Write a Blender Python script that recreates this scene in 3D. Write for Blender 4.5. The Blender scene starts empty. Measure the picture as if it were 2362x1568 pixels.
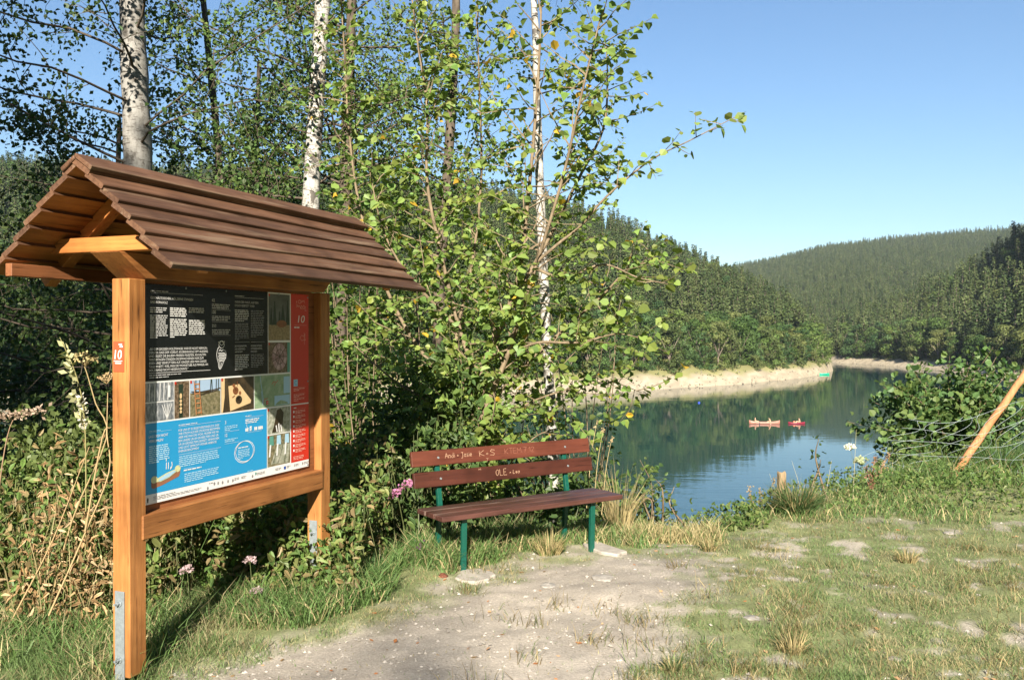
import bpy, bmesh, math, random
import numpy as np
from mathutils import Vector, Matrix, Quaternion

random.seed(7)
R = np.random.default_rng(7)
SC = bpy.context.scene
COL = SC.collection
PI = math.pi

# ------------------------------------------------------------------ camera, sky, sun, exposure
FPX, CX, HY, EYE = 2030.0, 1180.5, 770.0, 1.64
cam_d = bpy.data.cameras.new('camera')
cam_d.sensor_width = 36.0
cam_d.lens = FPX / 2361 * 36
cam_d.clip_start = 0.05
cam_d.clip_end = 6000
cam = bpy.data.objects.new('camera', cam_d)
COL.objects.link(cam)
cam.location = (0, 0, EYE)
cam.rotation_euler = (math.radians(90 - 0.39), 0, 0)
SC.camera = cam

SUN_EL, SUN_AZ = 28.0, 2.5      # light travels towards +Y, 2.5 degrees to the right
world = bpy.data.worlds.new('World')
SC.world = world
world.use_nodes = True
wn = world.node_tree
wn.nodes.clear()
sky = wn.nodes.new('ShaderNodeTexSky')
sky.sky_type = 'NISHITA'
sky.sun_disc = False
sky.sun_elevation = math.radians(SUN_EL)
sky.sun_rotation = math.radians(180 + SUN_AZ)
sky.altitude = 300
sky.air_density = 1.3
sky.dust_density = 0.0
sky.ozone_density = 6.0
bgn = wn.nodes.new('ShaderNodeBackground')
bgn.inputs['Strength'].default_value = 0.052
won = wn.nodes.new('ShaderNodeOutputWorld')
wn.links.new(sky.outputs[0], bgn.inputs[0])
wn.links.new(bgn.outputs[0], won.inputs[0])

sun_d = bpy.data.lights.new('sun', 'SUN')
sun_d.energy = 5.0
sun_d.angle = math.radians(0.53)
sun_d.color = (1.0, 0.91, 0.78)
sun = bpy.data.objects.new('sun', sun_d)
COL.objects.link(sun)
_e, _a = math.radians(SUN_EL), math.radians(SUN_AZ)
SUNV = Vector((math.sin(_a) * math.cos(_e), math.cos(_a) * math.cos(_e), -math.sin(_e)))
sun.rotation_euler = SUNV.to_track_quat('-Z', 'Y').to_euler()
sun.location = (0, -30, 40)

SC.view_settings.view_transform = 'Standard'
SC.view_settings.look = 'None'
SC.view_settings.gamma = 1
SC.view_settings.use_curve_mapping = False
SC.view_settings.exposure = 1.5
SC.render.engine = 'CYCLES'
SC.cycles.max_bounces = 8
SC.cycles.transparent_max_bounces = 8
SC.cycles.use_denoising = True

WATER_Z = -12.4
HAZE = 0.00007


def at(x, y, Y):
    """the point at depth Y that the photograph shows at (x, y) of its 2361 px wide view"""
    return np.array([(x - CX) / FPX * Y, Y, EYE - (y - HY) / FPX * Y])


# ------------------------------------------------------------------ helpers
def tag(o, label=None, cat=None, group=None, kind=None):
    if label: o['label'] = label
    if cat: o['category'] = cat
    if group: o['group'] = group
    if kind: o['kind'] = kind
    return o


def empty(name, loc=(0, 0, 0), rz=0.0):
    o = bpy.data.objects.new(name, None)
    o.empty_display_size = 0.1
    COL.objects.link(o)
    o.location = loc
    o.rotation_euler = (0, 0, rz)
    return o


def link(name, me, parent=None, loc=None):
    o = bpy.data.objects.new(name, me)
    COL.objects.link(o)
    if parent is not None: o.parent = parent
    if loc is not None: o.location = loc
    return o


def np_mesh(name, V, F, mats, cols=None, smooth=False, midx=None):
    """V (n,3); F a list of (m,k) index arrays; cols (n,3) point colours"""
    V = np.asarray(V, np.float32)
    if not isinstance(F, list) or isinstance(F[0], (list, tuple)) and np.ndim(F[0]) == 1: F = [F]
    F = [np.asarray(f, np.int32) for f in F if len(f)]
    me = bpy.data.meshes.new(name)
    me.vertices.add(len(V))
    me.vertices.foreach_set('co', V.ravel())
    tot = np.concatenate([np.full(len(f), f.shape[1], np.int32) for f in F])
    idx = np.concatenate([f.ravel() for f in F])
    start = np.concatenate([[0], np.cumsum(tot)[:-1]]).astype(np.int32)
    me.loops.add(len(idx))
    me.loops.foreach_set('vertex_index', idx)
    me.polygons.add(len(tot))
    me.polygons.foreach_set('loop_start', start)
    me.polygons.foreach_set('loop_total', tot)
    if midx is not None: me.polygons.foreach_set('material_index', np.asarray(midx, np.int32))
    me.polygons.foreach_set('use_smooth', np.full(len(tot), bool(smooth)))
    if cols is not None:
        a = me.color_attributes.new('Col', 'FLOAT_COLOR', 'POINT')
        c = np.ones((len(V), 4), np.float32)
        c[:, :3] = cols
        a.data.foreach_set('color', c.ravel())
    if not isinstance(mats, (list, tuple)): mats = [mats]
    for m in mats: me.materials.append(m)
    me.update(calc_edges=True)
    me.validate()
    return me


def bm_mesh(name, bm, mats, smooth=False):
    me = bpy.data.meshes.new(name)
    bmesh.ops.recalc_face_normals(bm, faces=bm.faces[:])
    bm.to_mesh(me)
    bm.free()
    if not isinstance(mats, (list, tuple)): mats = [mats]
    for m in mats: me.materials.append(m)
    if smooth: me.polygons.foreach_set('use_smooth', np.full(len(me.polygons), True))
    return me


def prism(pts, h0, h1, axis, bev=0.0):
    """bmesh prism: closed outline pts (2-D) pushed from h0 to h1 along an axis ('x': outline is (y,z); 'z': (x,y); 'y': (x,z))"""
    bm = bmesh.new()
    def P(p, h):
        return {'x': (h, p[0], p[1]), 'y': (p[0], h, p[1]), 'z': (p[0], p[1], h)}[axis]
    a = [bm.verts.new(P(p, h0)) for p in pts]
    b = [bm.verts.new(P(p, h1)) for p in pts]
    n = len(pts)
    bm.faces.new(a)
    bm.faces.new(b[::-1])
    for i in range(n): bm.faces.new((a[i], b[i], b[(i + 1) % n], a[(i + 1) % n]))
    bmesh.ops.recalc_face_normals(bm, faces=bm.faces[:])
    if bev: bmesh.ops.bevel(bm, geom=bm.edges[:], offset=bev, segments=1, affect='EDGES', clamp_overlap=True)
    return bm


def box(x0, x1, y0, y1, z0, z1, bev=0.003):
    return prism([(x0, y0), (x1, y0), (x1, y1), (x0, y1)], z0, z1, 'z', bev)


def tube(pts, rads, n=6, cap=True):
    pts = np.asarray(pts, float)
    k = len(pts)
    rads = np.broadcast_to(np.asarray(rads, float), (k,))
    t = np.gradient(pts, axis=0)
    t /= np.linalg.norm(t, axis=1)[:, None] + 1e-9
    ref = np.array([0.0, 0, 1]) if abs(t[:, 2]).mean() < 0.8 else np.array([1.0, 0, 0])
    u = np.cross(t, ref)
    u /= np.linalg.norm(u, axis=1)[:, None] + 1e-9
    v = np.cross(t, u)
    an = np.arange(n) / n * 2 * PI
    V = pts[:, None, :] + rads[:, None, None] * (np.cos(an)[None, :, None] * u[:, None, :] + np.sin(an)[None, :, None] * v[:, None, :])
    V = V.reshape(-1, 3)
    i = np.arange(k - 1)[:, None] * n
    j = np.arange(n)[None, :]
    j2 = (j + 1) % n
    F = np.stack([i + j, i + j2, i + n + j2, i + n + j], -1).reshape(-1, 4)
    return V, F


class Soup:
    """collects vertices, faces and point colours into ONE mesh"""
    def __init__(self):
        self.V, self.F, self.C, self.n = [], {3: [], 4: []}, [], 0

    def add(self, V, F, c=None):
        if len(V) == 0: return
        F = np.asarray(F)
        self.F[F.shape[1]].append(F + self.n)
        self.V.append(V)
        self.C.append(np.broadcast_to(np.asarray(c if c is not None else (1, 1, 1), float), (len(V), 3)))
        self.n += len(V)

    def tube(self, pts, rads, n=5, c=None): self.add(*tube(pts, rads, n), c)

    def mesh(self, name, mats, smooth=False):
        F = [np.concatenate(f) for f in self.F.values() if f]
        return np_mesh(name, np.concatenate(self.V), F, mats, np.concatenate(self.C), smooth)


def unit(a): return a / (np.linalg.norm(a, axis=-1, keepdims=True) + 1e-9)


def leaf_geo(P, D, N, size, wr=0.8, fold=0.25):
    """folded six-point leaves: base at P, tip along D, face normal about N"""
    D = unit(D)
    S = unit(np.cross(D, N))
    U = np.cross(S, D)
    s = np.broadcast_to(np.asarray(size, float), (len(P),))[:, None]
    w = s * wr * 0.5
    q = np.random.default_rng(len(P))
    fold = fold * q.uniform(0, 2.6, (len(P), 1))
    w = w * q.uniform(.75, 1.15, (len(P), 1))
    curl = q.uniform(-.05, .38, (len(P), 1))
    pts = [P, P + D * s * .28 + S * w * .92 + U * w * fold, P + D * s * .68 + S * w * .8 + U * w * fold,
           P + D * s * (1 - curl * .25) - U * s * curl, P + D * s * .68 - S * w * .8 + U * w * fold, P + D * s * .28 - S * w * .92 + U * w * fold]
    V = np.stack(pts, 1).reshape(-1, 3)
    b = np.arange(len(P))[:, None] * 6
    F = np.concatenate([b + np.array([[0, 1, 2, 3]]), b + np.array([[0, 3, 4, 5]])])
    return V, F


def quad_geo(P, D, N, size, wr=0.7):
    D = unit(D)
    S = unit(np.cross(D, N))
    s = np.broadcast_to(np.asarray(size, float), (len(P),))[:, None]
    w = s * wr * .5
    V = np.stack([P, P + D * s * .5 + S * w, P + D * s, P + D * s * .5 - S * w], 1).reshape(-1, 3)
    b = np.arange(len(P))[:, None] * 4
    return V, b + np.array([[0, 1, 2, 3]])


def blade_geo(P, D, L, w, bend, rng):
    """grass blades: two-section ribbons from P leaning along D (n,2), length L, width w"""
    n = len(P)
    L = np.broadcast_to(L, (n,))[:, None]
    w = np.broadcast_to(w, (n,))[:, None]
    bend = np.broadcast_to(bend, (n,))[:, None]
    d = np.concatenate([D, np.zeros((n, 1))], 1)
    a = rng.uniform(0, 2 * PI, n)
    s = np.stack([np.cos(a), np.sin(a), np.zeros(n)], 1)
    up = np.array([0, 0, 1.0])
    m = P + L * .55 * unit(up + d * bend * .7)
    t = m + L * .5 * unit(up * (1 - .9 * np.clip(bend - .3, 0, 1.6)) + d * bend * 1.6)
    V = np.stack([P - s * w * .5, P + s * w * .5, m + s * w * .4, m - s * w * .4, t], 1).reshape(-1, 3)
    b = np.arange(n)[:, None] * 5
    return V, b + np.array([[0, 1, 2, 3]]), b + np.array([[3, 2, 4]])


def _hash(ix, iy, seed):
    h = (ix * 374761393 + iy * 668265263 + seed * 2147483647) & 0xFFFFFFFF
    h = ((h ^ (h >> 13)) * 1274126177) & 0xFFFFFFFF
    return ((h ^ (h >> 16)) & 0xFFFF) / 65535.0


def vnoise(x, y, seed=0):
    x, y = np.asarray(x, float), np.asarray(y, float)
    ix, iy = np.floor(x).astype(np.int64), np.floor(y).astype(np.int64)
    fx, fy = x - ix, y - iy
    fx, fy = fx * fx * (3 - 2 * fx), fy * fy * (3 - 2 * fy)
    a, b = _hash(ix, iy, seed), _hash(ix + 1, iy, seed)
    c, d = _hash(ix, iy + 1, seed), _hash(ix + 1, iy + 1, seed)
    return (a * (1 - fx) + b * fx) * (1 - fy) + (c * (1 - fx) + d * fx) * fy


def fbm(x, y, seed=0, oct=4):
    s, a, t = 0, .5, 0
    for k in range(oct):
        s = s + a * vnoise(x * 2 ** k, y * 2 ** k, seed + k)
        t += a
        a *= .55
    return s / t


# ------------------------------------------------------------------ materials
def mat(name):
    m = bpy.data.materials.new(name)
    m.use_nodes = True
    nt = m.node_tree
    return m, nt, nt.nodes['Principled BSDF'], nt.nodes, nt.links


def setp(b, rough=.6, spec=.4, metal=0.0):
    b.inputs['Roughness'].default_value = rough
    b.inputs['Specular IOR Level'].default_value = spec
    b.inputs['Metallic'].default_value = metal


def coords(nt, scale=(1, 1, 1), random_shift=True):
    tc = nt.nodes.new('ShaderNodeTexCoord')
    mp = nt.nodes.new('ShaderNodeMapping')
    mp.inputs['Scale'].default_value = scale
    nt.links.new(tc.outputs['Object'], mp.inputs['Vector'])
    if random_shift:
        oi = nt.nodes.new('ShaderNodeObjectInfo')
        mul = nt.nodes.new('ShaderNodeMath')
        mul.operation = 'MULTIPLY'
        mul.inputs[1].default_value = 37.0
        nt.links.new(oi.outputs['Random'], mul.inputs[0])
        nt.links.new(mul.outputs[0], mp.inputs['Location'])
    return mp.outputs['Vector']


def noise(nt, vec, scale, detail=4, rough=.55):
    n = nt.nodes.new('ShaderNodeTexNoise')
    n.inputs['Scale'].default_value = scale
    n.inputs['Detail'].default_value = detail
    n.inputs['Roughness'].default_value = rough
    nt.links.new(vec, n.inputs['Vector'])
    return n.outputs['Fac']


def ramp(nt, fac, stops):
    r = nt.nodes.new('ShaderNodeValToRGB')
    e = r.color_ramp.elements
    while len(e) > 1: e.remove(e[-1])
    e[0].position, e[0].color = stops[0][0], (*stops[0][1], 1)
    for p, c in stops[1:]:
        x = e.new(p)
        x.color = (*c, 1)
    nt.links.new(fac, r.inputs['Fac'])
    return r.outputs['Color']


def mix(nt, fac, a, b, mode='MIX'):
    m = nt.nodes.new('ShaderNodeMix')
    m.data_type = 'RGBA'
    m.blend_type = mode
    for s, v in ((m.inputs[0], fac), (m.inputs[6], a), (m.inputs[7], b)):
        if isinstance(v, (int, float)): s.default_value = v
        elif isinstance(v, tuple): s.default_value = (*v, 1)
        else: nt.links.new(v, s)
    return m.outputs[2]


def bump(nt, b, h, strength=.3, dist=.01):
    n = nt.nodes.new('ShaderNodeBump')
    n.inputs['Strength'].default_value = strength
    n.inputs['Distance'].default_value = dist
    nt.links.new(h, n.inputs['Height'])
    nt.links.new(n.outputs[0], b.inputs['Normal'])


def vcol(nt):
    a = nt.nodes.new('ShaderNodeAttribute')
    a.attribute_name = 'Col'
    return a.outputs['Color']


def flat(name, c, rough=.6, spec=.4, metal=0.0, var=.0, scale=30):
    m, nt, b, N, L = mat(name)
    setp(b, rough, spec, metal)
    if var:
        v = noise(nt, coords(nt), scale)
        L.new(ramp(nt, v, [(.3, tuple(x * (1 - var) for x in c)), (.7, tuple(min(1, x * (1 + var)) for x in c))]), b.inputs['Base Color'])
        bump(nt, b, v, .25, .002)
    else: b.inputs['Base Color'].default_value = (*c, 1)
    return m


def wood(name, dark, light, axis, rough=.55, spec=.35, knots=True, fade=None):
    """grain runs along a local axis"""
    m, nt, b, N, L = mat(name)
    setp(b, rough, spec)
    sc = {'x': (1.2, 22, 22), 'y': (22, 1.2, 22), 'z': (22, 22, 1.2)}[axis]
    vec = coords(nt, sc)
    g = noise(nt, vec, 2.2, 6, .65)
    col = ramp(nt, g, [(.28, dark), (.5, tuple((x + y) / 2 for x, y in zip(dark, light))), (.72, light)])
    big = noise(nt, coords(nt, (1, 1, 1)), 3.0, 3)
    col = mix(nt, 1.0, col, ramp(nt, big, [(.3, (.58, .55, .50)), (.5, (.95, .94, .92)), (.66, (1.12, 1.12, 1.12))]), 'MULTIPLY')
    cr = noise(nt, coords(nt, tuple(q * .8 for q in sc)), 4.5, 3, .5)
    col = mix(nt, 1.0, col, ramp(nt, cr, [(.30, (.38, .34, .30)), (.37, (1, 1, 1))]), 'MULTIPLY')
    oi = N.new('ShaderNodeObjectInfo')
    col = mix(nt, 1.0, col, ramp(nt, oi.outputs['Random'], [(0, (.74, .74, .76)), (.5, (1, 1, 1)), (1, (1.24, 1.2, 1.14))]), 'MULTIPLY')
    if knots:
        sc2 = {'x': (2.0, 7, 7), 'y': (7, 2.0, 7), 'z': (7, 7, 2.0)}[axis]
        vo = N.new('ShaderNodeTexVoronoi')
        vo.inputs['Scale'].default_value = 1.0
        L.new(coords(nt, sc2), vo.inputs['Vector'])
        col = mix(nt, 1.0, col, ramp(nt, vo.outputs['Distance'], [(.03, (.4, .34, .3)), (.11, (.95, .93, .9)), (.2, (1, 1, 1))]), 'MULTIPLY')
    if fade:
        w = noise(nt, coords(nt, tuple(s * .5 for s in sc)), 1.6, 5, .7)
        col = mix(nt, ramp(nt, w, [(.56, (0, 0, 0)), (.7, (1, 1, 1))]), col, fade)
    L.new(col, b.inputs['Base Color'])
    bump(nt, b, g, .6, .004)
    return m


def leafmat(name, trans=.35, rough=.5, spec=.3, rnd=.25):
    m, nt, b, N, L = mat(name)
    setp(b, rough, spec)
    c = vcol(nt)
    if rnd:
        oi = N.new('ShaderNodeObjectInfo')
        c = mix(nt, 1.0, c, ramp(nt, oi.outputs['Random'], [(0, (1 - rnd, 1 - rnd * .8, 1 - rnd)), (1, (1 + rnd, 1 + rnd * .6, 1 + rnd * .3))]), 'MULTIPLY')
    L.new(c, b.inputs['Base Color'])
    t = N.new('ShaderNodeBsdfTranslucent')
    L.new(mix(nt, 1.0, c, (1.15, 1.2, .6), 'MULTIPLY'), t.inputs['Color'])
    ms = N.new('ShaderNodeMixShader')
    ms.inputs[0].default_value = trans
    L.new(b.outputs[0], ms.inputs[1])
    L.new(t.outputs[0], ms.inputs[2])
    L.new(ms.outputs[0], N['Material Output'].inputs['Surface'])
    return m


M_POST = wood('post_wood', (.26, .100, .028), (.43, .195, .062), 'z')
M_BEAM = wood('beam_wood', (.22, .082, .024), (.37, .160, .050), 'x')
M_BEAMY = wood('tie_wood', (.27, .095, .024), (.42, .175, .048), 'y')
M_PLANK = wood('roof_plank_wood', (.070, .034, .019), (.150, .078, .044), 'x', .6, .3, fade=(.20, .135, .085))
M_UNDER = wood('roof_board_underside', (.20, .075, .020), (.34, .145, .042), 'x', .55, .3)
M_BACK = wood('backboard_wood', (.20, .075, .03), (.27, .11, .045), 'x', knots=False)
M_SLAT = wood('bench_slat_paint', (.062, .018, .011), (.100, .030, .018), 'x', .42, .45, knots=False)
M_SEAT = wood('bench_seat_paint', (.050, .022, .018), (.095, .040, .032), 'x', .45, .4, knots=False, fade=(.17, .125, .10))
M_STEEL = flat('green_paint', (.004, .070, .048), .4, .5, var=.15, scale=40)
M_ZINC = flat('galvanised_steel', (.25, .285, .30), .42, .5, .35, var=.18, scale=60)
M_CONC = flat('concrete', (.35, .32, .275), .9, .2, var=.2, scale=25)
M_CARVE = flat('carved_wood', (.40, .25, .16), .8, .2, var=.4, scale=120)
M_WHITE = flat('print_white', (.80, .80, .79), .35, .4)
M_BLACK = flat('print_black', (.006, .007, .007), .25, .22)
M_BLUE = flat('print_blue', (.020, .30, .60), .3, .4)
M_RED = flat('print_red', (.56, .028, .014), .35, .4)
M_SIGNRED = flat('sign_red', (.72, .075, .03), .4, .4)
M_PALEBLUE = flat('print_pale_blue', (.38, .60, .76), .35, .4)
M_GREY = flat('print_grey', (.25, .25, .26), .35, .4)
M_DKTEXT = flat('print_grey_text', (.30, .30, .30), .4, .4)


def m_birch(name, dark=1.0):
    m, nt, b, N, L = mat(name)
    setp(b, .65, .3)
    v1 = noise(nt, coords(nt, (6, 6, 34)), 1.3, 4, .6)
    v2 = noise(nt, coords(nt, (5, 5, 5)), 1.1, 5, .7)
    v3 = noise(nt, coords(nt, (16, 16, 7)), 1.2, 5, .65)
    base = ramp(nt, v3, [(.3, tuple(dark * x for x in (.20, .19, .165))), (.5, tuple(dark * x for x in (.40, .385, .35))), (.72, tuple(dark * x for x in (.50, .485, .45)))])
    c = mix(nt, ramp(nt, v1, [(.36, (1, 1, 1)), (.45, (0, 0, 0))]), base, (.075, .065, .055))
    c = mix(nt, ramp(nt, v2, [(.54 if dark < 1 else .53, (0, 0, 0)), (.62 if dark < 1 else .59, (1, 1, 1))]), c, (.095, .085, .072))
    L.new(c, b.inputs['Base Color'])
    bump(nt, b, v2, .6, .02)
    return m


def m_bark(name, c0, c1):
    m, nt, b, N, L = mat(name)
    setp(b, .8, .2)
    v = noise(nt, coords(nt, (9, 9, 3)), 2.0, 6, .7)
    L.new(ramp(nt, v, [(.3, c0), (.7, c1)]), b.inputs['Base Color'])
    bump(nt, b, v, .6, .02)
    return m


M_BIRCH = m_birch('birch_bark')
M_SHADEDBIRCH = m_birch('shaded_birch_bark', .58)  # birch bark darkened to stand for the shade on the thick left trunk
M_BARK = m_bark('grey_bark', (.045, .035, .026), (.15, .12, .09))
M_HBARK = m_bark('hazel_bark', (.10, .075, .045), (.26, .20, .13))
M_FARBARK = m_bark('far_bark', (.10, .08, .06), (.28, .23, .18))
M_LEAF = leafmat('leaf', .38, .5, .35, 0)
M_TREELEAF = leafmat('tree_leaf', .30, .5, .3, .12)
M_NEEDLE = leafmat('needles', .12, .7, .15, .38)
M_FARLEAF = leafmat('far_leaf', .22, .65, .2, .42)
M_GRASS = leafmat('grass_blades', .35, .55, .25, 0)
M_DRY = leafmat('dry_stalks', .15, .7, .2, 0)
M_STUMP = wood('weathered_wood', (.22, .16, .09), (.42, .32, .20), 'z', .8, .15)
M_FPOST = wood('fence_post_wood', (.28, .13, .06), (.42, .22, .11), 'z', .75, .2)
M_WIRE = flat('wire', (.32, .38, .38), .5, .5, .4)


# ------------------------------------------------------------------ the ground of the clearing
_ex = [-300, -60, -20, -6, -3.2, -1.9, -1.0, -.3, .6, 1.2, 1.5, 2.0, 2.6, 3.5, 5, 7, 12, 60, 300]
_ey = [5, 6, 6, 5.3, 5.5, 6.4, 7.2, 7.5, 7.8, 7.55, 7.5, 8.0, 8.7, 9.5, 10.7, 11.8, 13.5, 17, 22]


def edge_y(X): return np.interp(X, _ex, _ey)


def ground_z(X, Y):
    X, Y = np.asarray(X, float), np.asarray(Y, float)
    d = (Y - edge_y(X)) * .87
    s = np.where(d > 8, d, np.log1p(np.exp(np.clip(d, -12, 9) * 3.2)) / 3.2)
    z = -.60 * s
    z = z + (fbm(X * .9, Y * .9, 3, 3) - .5) * .07 + (fbm(X * .25, Y * .25, 9, 2) - .5) * np.clip(d, 0, 3) * .35
    # unseen wooded slope added behind the clearing to cut low sky light
    up = np.clip((-32 - Y) * .36, 0, 46) + np.clip((-32 - Y) * .5, 0, 4) * 0
    return np.maximum(z, -17.0) + up


def px_ground(pts):
    return np.array([[(x - CX) / FPX * (EYE * FPX / (y - HY)), EYE * FPX / (y - HY)] for x, y in pts])


DIRT = px_ground([(330, 1640), (560, 1520), (760, 1450), (960, 1388), (1060, 1335), (1180, 1300), (1300, 1285), (1400, 1262), (1480, 1268),
                  (1600, 1290), (1690, 1330), (1560, 1390), (1530, 1450), (1480, 1520), (1420, 1640), (900, 1900)])


def poly_sd(X, Y, poly):
    """signed distance to a polygon, negative inside"""
    d = np.full(X.shape, 1e9)
    ins = np.zeros(X.shape, bool)
    n = len(poly)
    for i in range(n):
        a, b = poly[i], poly[(i + 1) % n]
        e = b - a
        wx, wy = X - a[0], Y - a[1]
        t = np.clip((wx * e[0] + wy * e[1]) / (e @ e), 0, 1)
        d = np.minimum(d, np.hypot(wx - t * e[0], wy - t * e[1]))
        c = (a[1] <= Y) != (b[1] <= Y)
        xi = a[0] + (Y - a[1]) / (e[1] if abs(e[1]) > 1e-9 else 1e-9) * e[0]
        ins ^= c & (X < xi)
    return np.where(ins, -d, d)


def dirt_mask(X, Y):
    """1 bare earth, 0 grass"""
    sd = poly_sd(X, Y, DIRT)
    n = fbm(X * 2.2, Y * 2.2, 21, 5) - .5
    n2 = fbm(X * 7, Y * 7, 31, 3) - .5
    m = np.clip(.5 - (sd + n * 1.1 + n2 * .55) / .5, 0, 1)
    # trodden patches in the turf on the right
    p = fbm(X * 2.6 + 5, Y * 3.2, 41, 5)
    right = np.clip((X - .2) / .6, 0, 1) * np.clip((8.2 - Y + X * .12) / 1.6, 0, 1)
    m = np.maximum(m, np.clip((p + n2 * 1.1 - .635) / .2, 0, 1) * right * .9)
    return m


def axis_pts(lo, f0, f1, hi, step, grow=1.12):
    a = list(np.arange(f0, f1 + 1e-6, step))
    s, x = step, f0
    left = []
    while x > lo:
        s *= grow
        x -= s
        left.append(x)
    s, x = step, f1
    right = []
    while x < hi:
        s *= grow
        x += s
        right.append(x)
    return np.array(left[::-1] + a + right)


def build_ground():
    xs = axis_pts(-420, -3.6, 8.5, 420, .04, 1.16)
    ys = axis_pts(-300, 3.7, 11.5, 90, .04, 1.16)
    X, Y = np.meshgrid(xs, ys)
    Z = ground_z(X, Y)
    fine = fbm(X * 9, Y * 9, 51, 3) - .5
    near = (np.abs(X) < 9) & (Y > 3) & (Y < 13)
    Z = Z + np.where(near, fine * .022, 0)
    m = dirt_mask(X, Y)
    n1 = fbm(X * 1.7, Y * 1.7, 61, 4)[..., None]
    n2 = fbm(X * 14, Y * 14, 71, 3)[..., None]
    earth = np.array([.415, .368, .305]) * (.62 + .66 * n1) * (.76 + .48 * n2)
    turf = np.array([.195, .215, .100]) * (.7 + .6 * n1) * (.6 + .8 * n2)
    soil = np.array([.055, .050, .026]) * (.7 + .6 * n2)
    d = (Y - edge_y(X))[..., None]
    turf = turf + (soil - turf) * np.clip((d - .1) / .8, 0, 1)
    C = turf * (1 - m[..., None]) + earth * m[..., None]
    ny, nx = X.shape
    i = (np.arange(ny - 1)[:, None] * nx + np.arange(nx - 1)[None, :]).ravel()
    F = np.stack([i, i + 1, i + nx + 1, i + nx], 1)
    mt, nt, b, N, L = mat('ground_earth')
    setp(b, .95, .12)
    g = noise(nt, coords(nt, (1, 1, 1), False), 75, 5, .7)
    L.new(mix(nt, 1.0, vcol(nt), ramp(nt, g, [(.3, (.72, .72, .72)), (.7, (1.25, 1.25, 1.25))]), 'MULTIPLY'), b.inputs['Base Color'])
    bump(nt, b, g, .7, .012)
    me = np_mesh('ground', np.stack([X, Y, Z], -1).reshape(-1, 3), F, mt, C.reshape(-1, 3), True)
    tag(link('ground', me), 'trodden clearing of earth and short grass above the lake', None, None, 'structure')


build_ground()

# ------------------------------------------------------------------ hills round the lake
def px_u(x): return (np.asarray(x, float) - CX) / FPX


L_x = [-1600, -600, 0, 600, 1060, 1326, 1523, 1703, 1839, 1895, 1918]
L_shore = [120, 140, 172, 188, 192, 201, 224, 245, 277, 305, 330]
L_top = [66, 71, 71, 69, 65, 55, 35.5, 17.5, -1, -9.5, -12.9]      # ground height of the ridge
L_run = [220, 220, 220, 230, 240, 230, 205, 170, 80, 30, 10]
R_x = [1880, 1893, 1930, 1990, 2090, 2195, 2225, 2361, 2500, 2650, 3000, 3600, 4600]
R_shore = [470, 452, 432, 410, 370, 325, 312, 268, 240, 214, 168, 128, 100]
R_top = [-13.5, -9, -4, 4, 12, 22, 25, 41, 78, 108, 118, 118, 118]
R_run = [30, 60, 110, 150, 170, 180, 180, 175, 140, 115, 100, 100, 100]
B_x = [900, 1300, 1690, 1800, 1900, 2000, 2100, 2280, 2361, 2800, 3600]
B_sil = [640, 630, 608, 587, 563, 550, 540, 525, 516, 500, 500]


def sstep(t): t = np.clip(t, 0, 1); return t * t * (3 - 2 * t)


def rise(Y, shore, top, run, sl=.31):
    t = Y - shore
    beach = WATER_Z + np.clip(t, -40, 13) * sl
    k = np.clip((t - 13) / np.maximum(run, 1), 0, 1)
    up = (top - (WATER_Z + 13 * sl)) * (.75 * k + .25 * sstep(k))
    back = np.clip(t - 13 - run - 60, 0, None) * .22
    return np.where(t < 13, np.minimum(beach, np.maximum(top + .5, WATER_Z + t * sl)), beach + up - back)


def hill_parts(X, Y):
    u = X / Y
    l = rise(Y, np.interp(u, px_u(L_x), L_shore), np.interp(u, px_u(L_x), L_top), np.interp(u, px_u(L_x), L_run))
    l = np.where(u > px_u(1921), -17, l)
    r = rise(Y, np.interp(u, px_u(R_x), R_shore), np.interp(u, px_u(R_x), R_top), np.interp(u, px_u(R_x), R_run), .20)
    r = np.where(u < px_u(1884), -17, r)
    yb = 1550.0
    zt = EYE + (HY - np.interp(u, px_u(B_x), B_sil)) / FPX * yb - 15
    k = np.clip((Y - 500) / (yb - 500), 0, 1)
    b = -14 + (zt + 14) * k
    return l, r, b


def hill_z(X, Y):
    l, r, b = hill_parts(X, Y)
    n = (fbm(X * .02, Y * .02, 5, 4) - .5)
    h = np.maximum(np.maximum(l, r), b)
    return h + n * np.clip((h - WATER_Z - 2) * .5, 0, 6)


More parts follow.
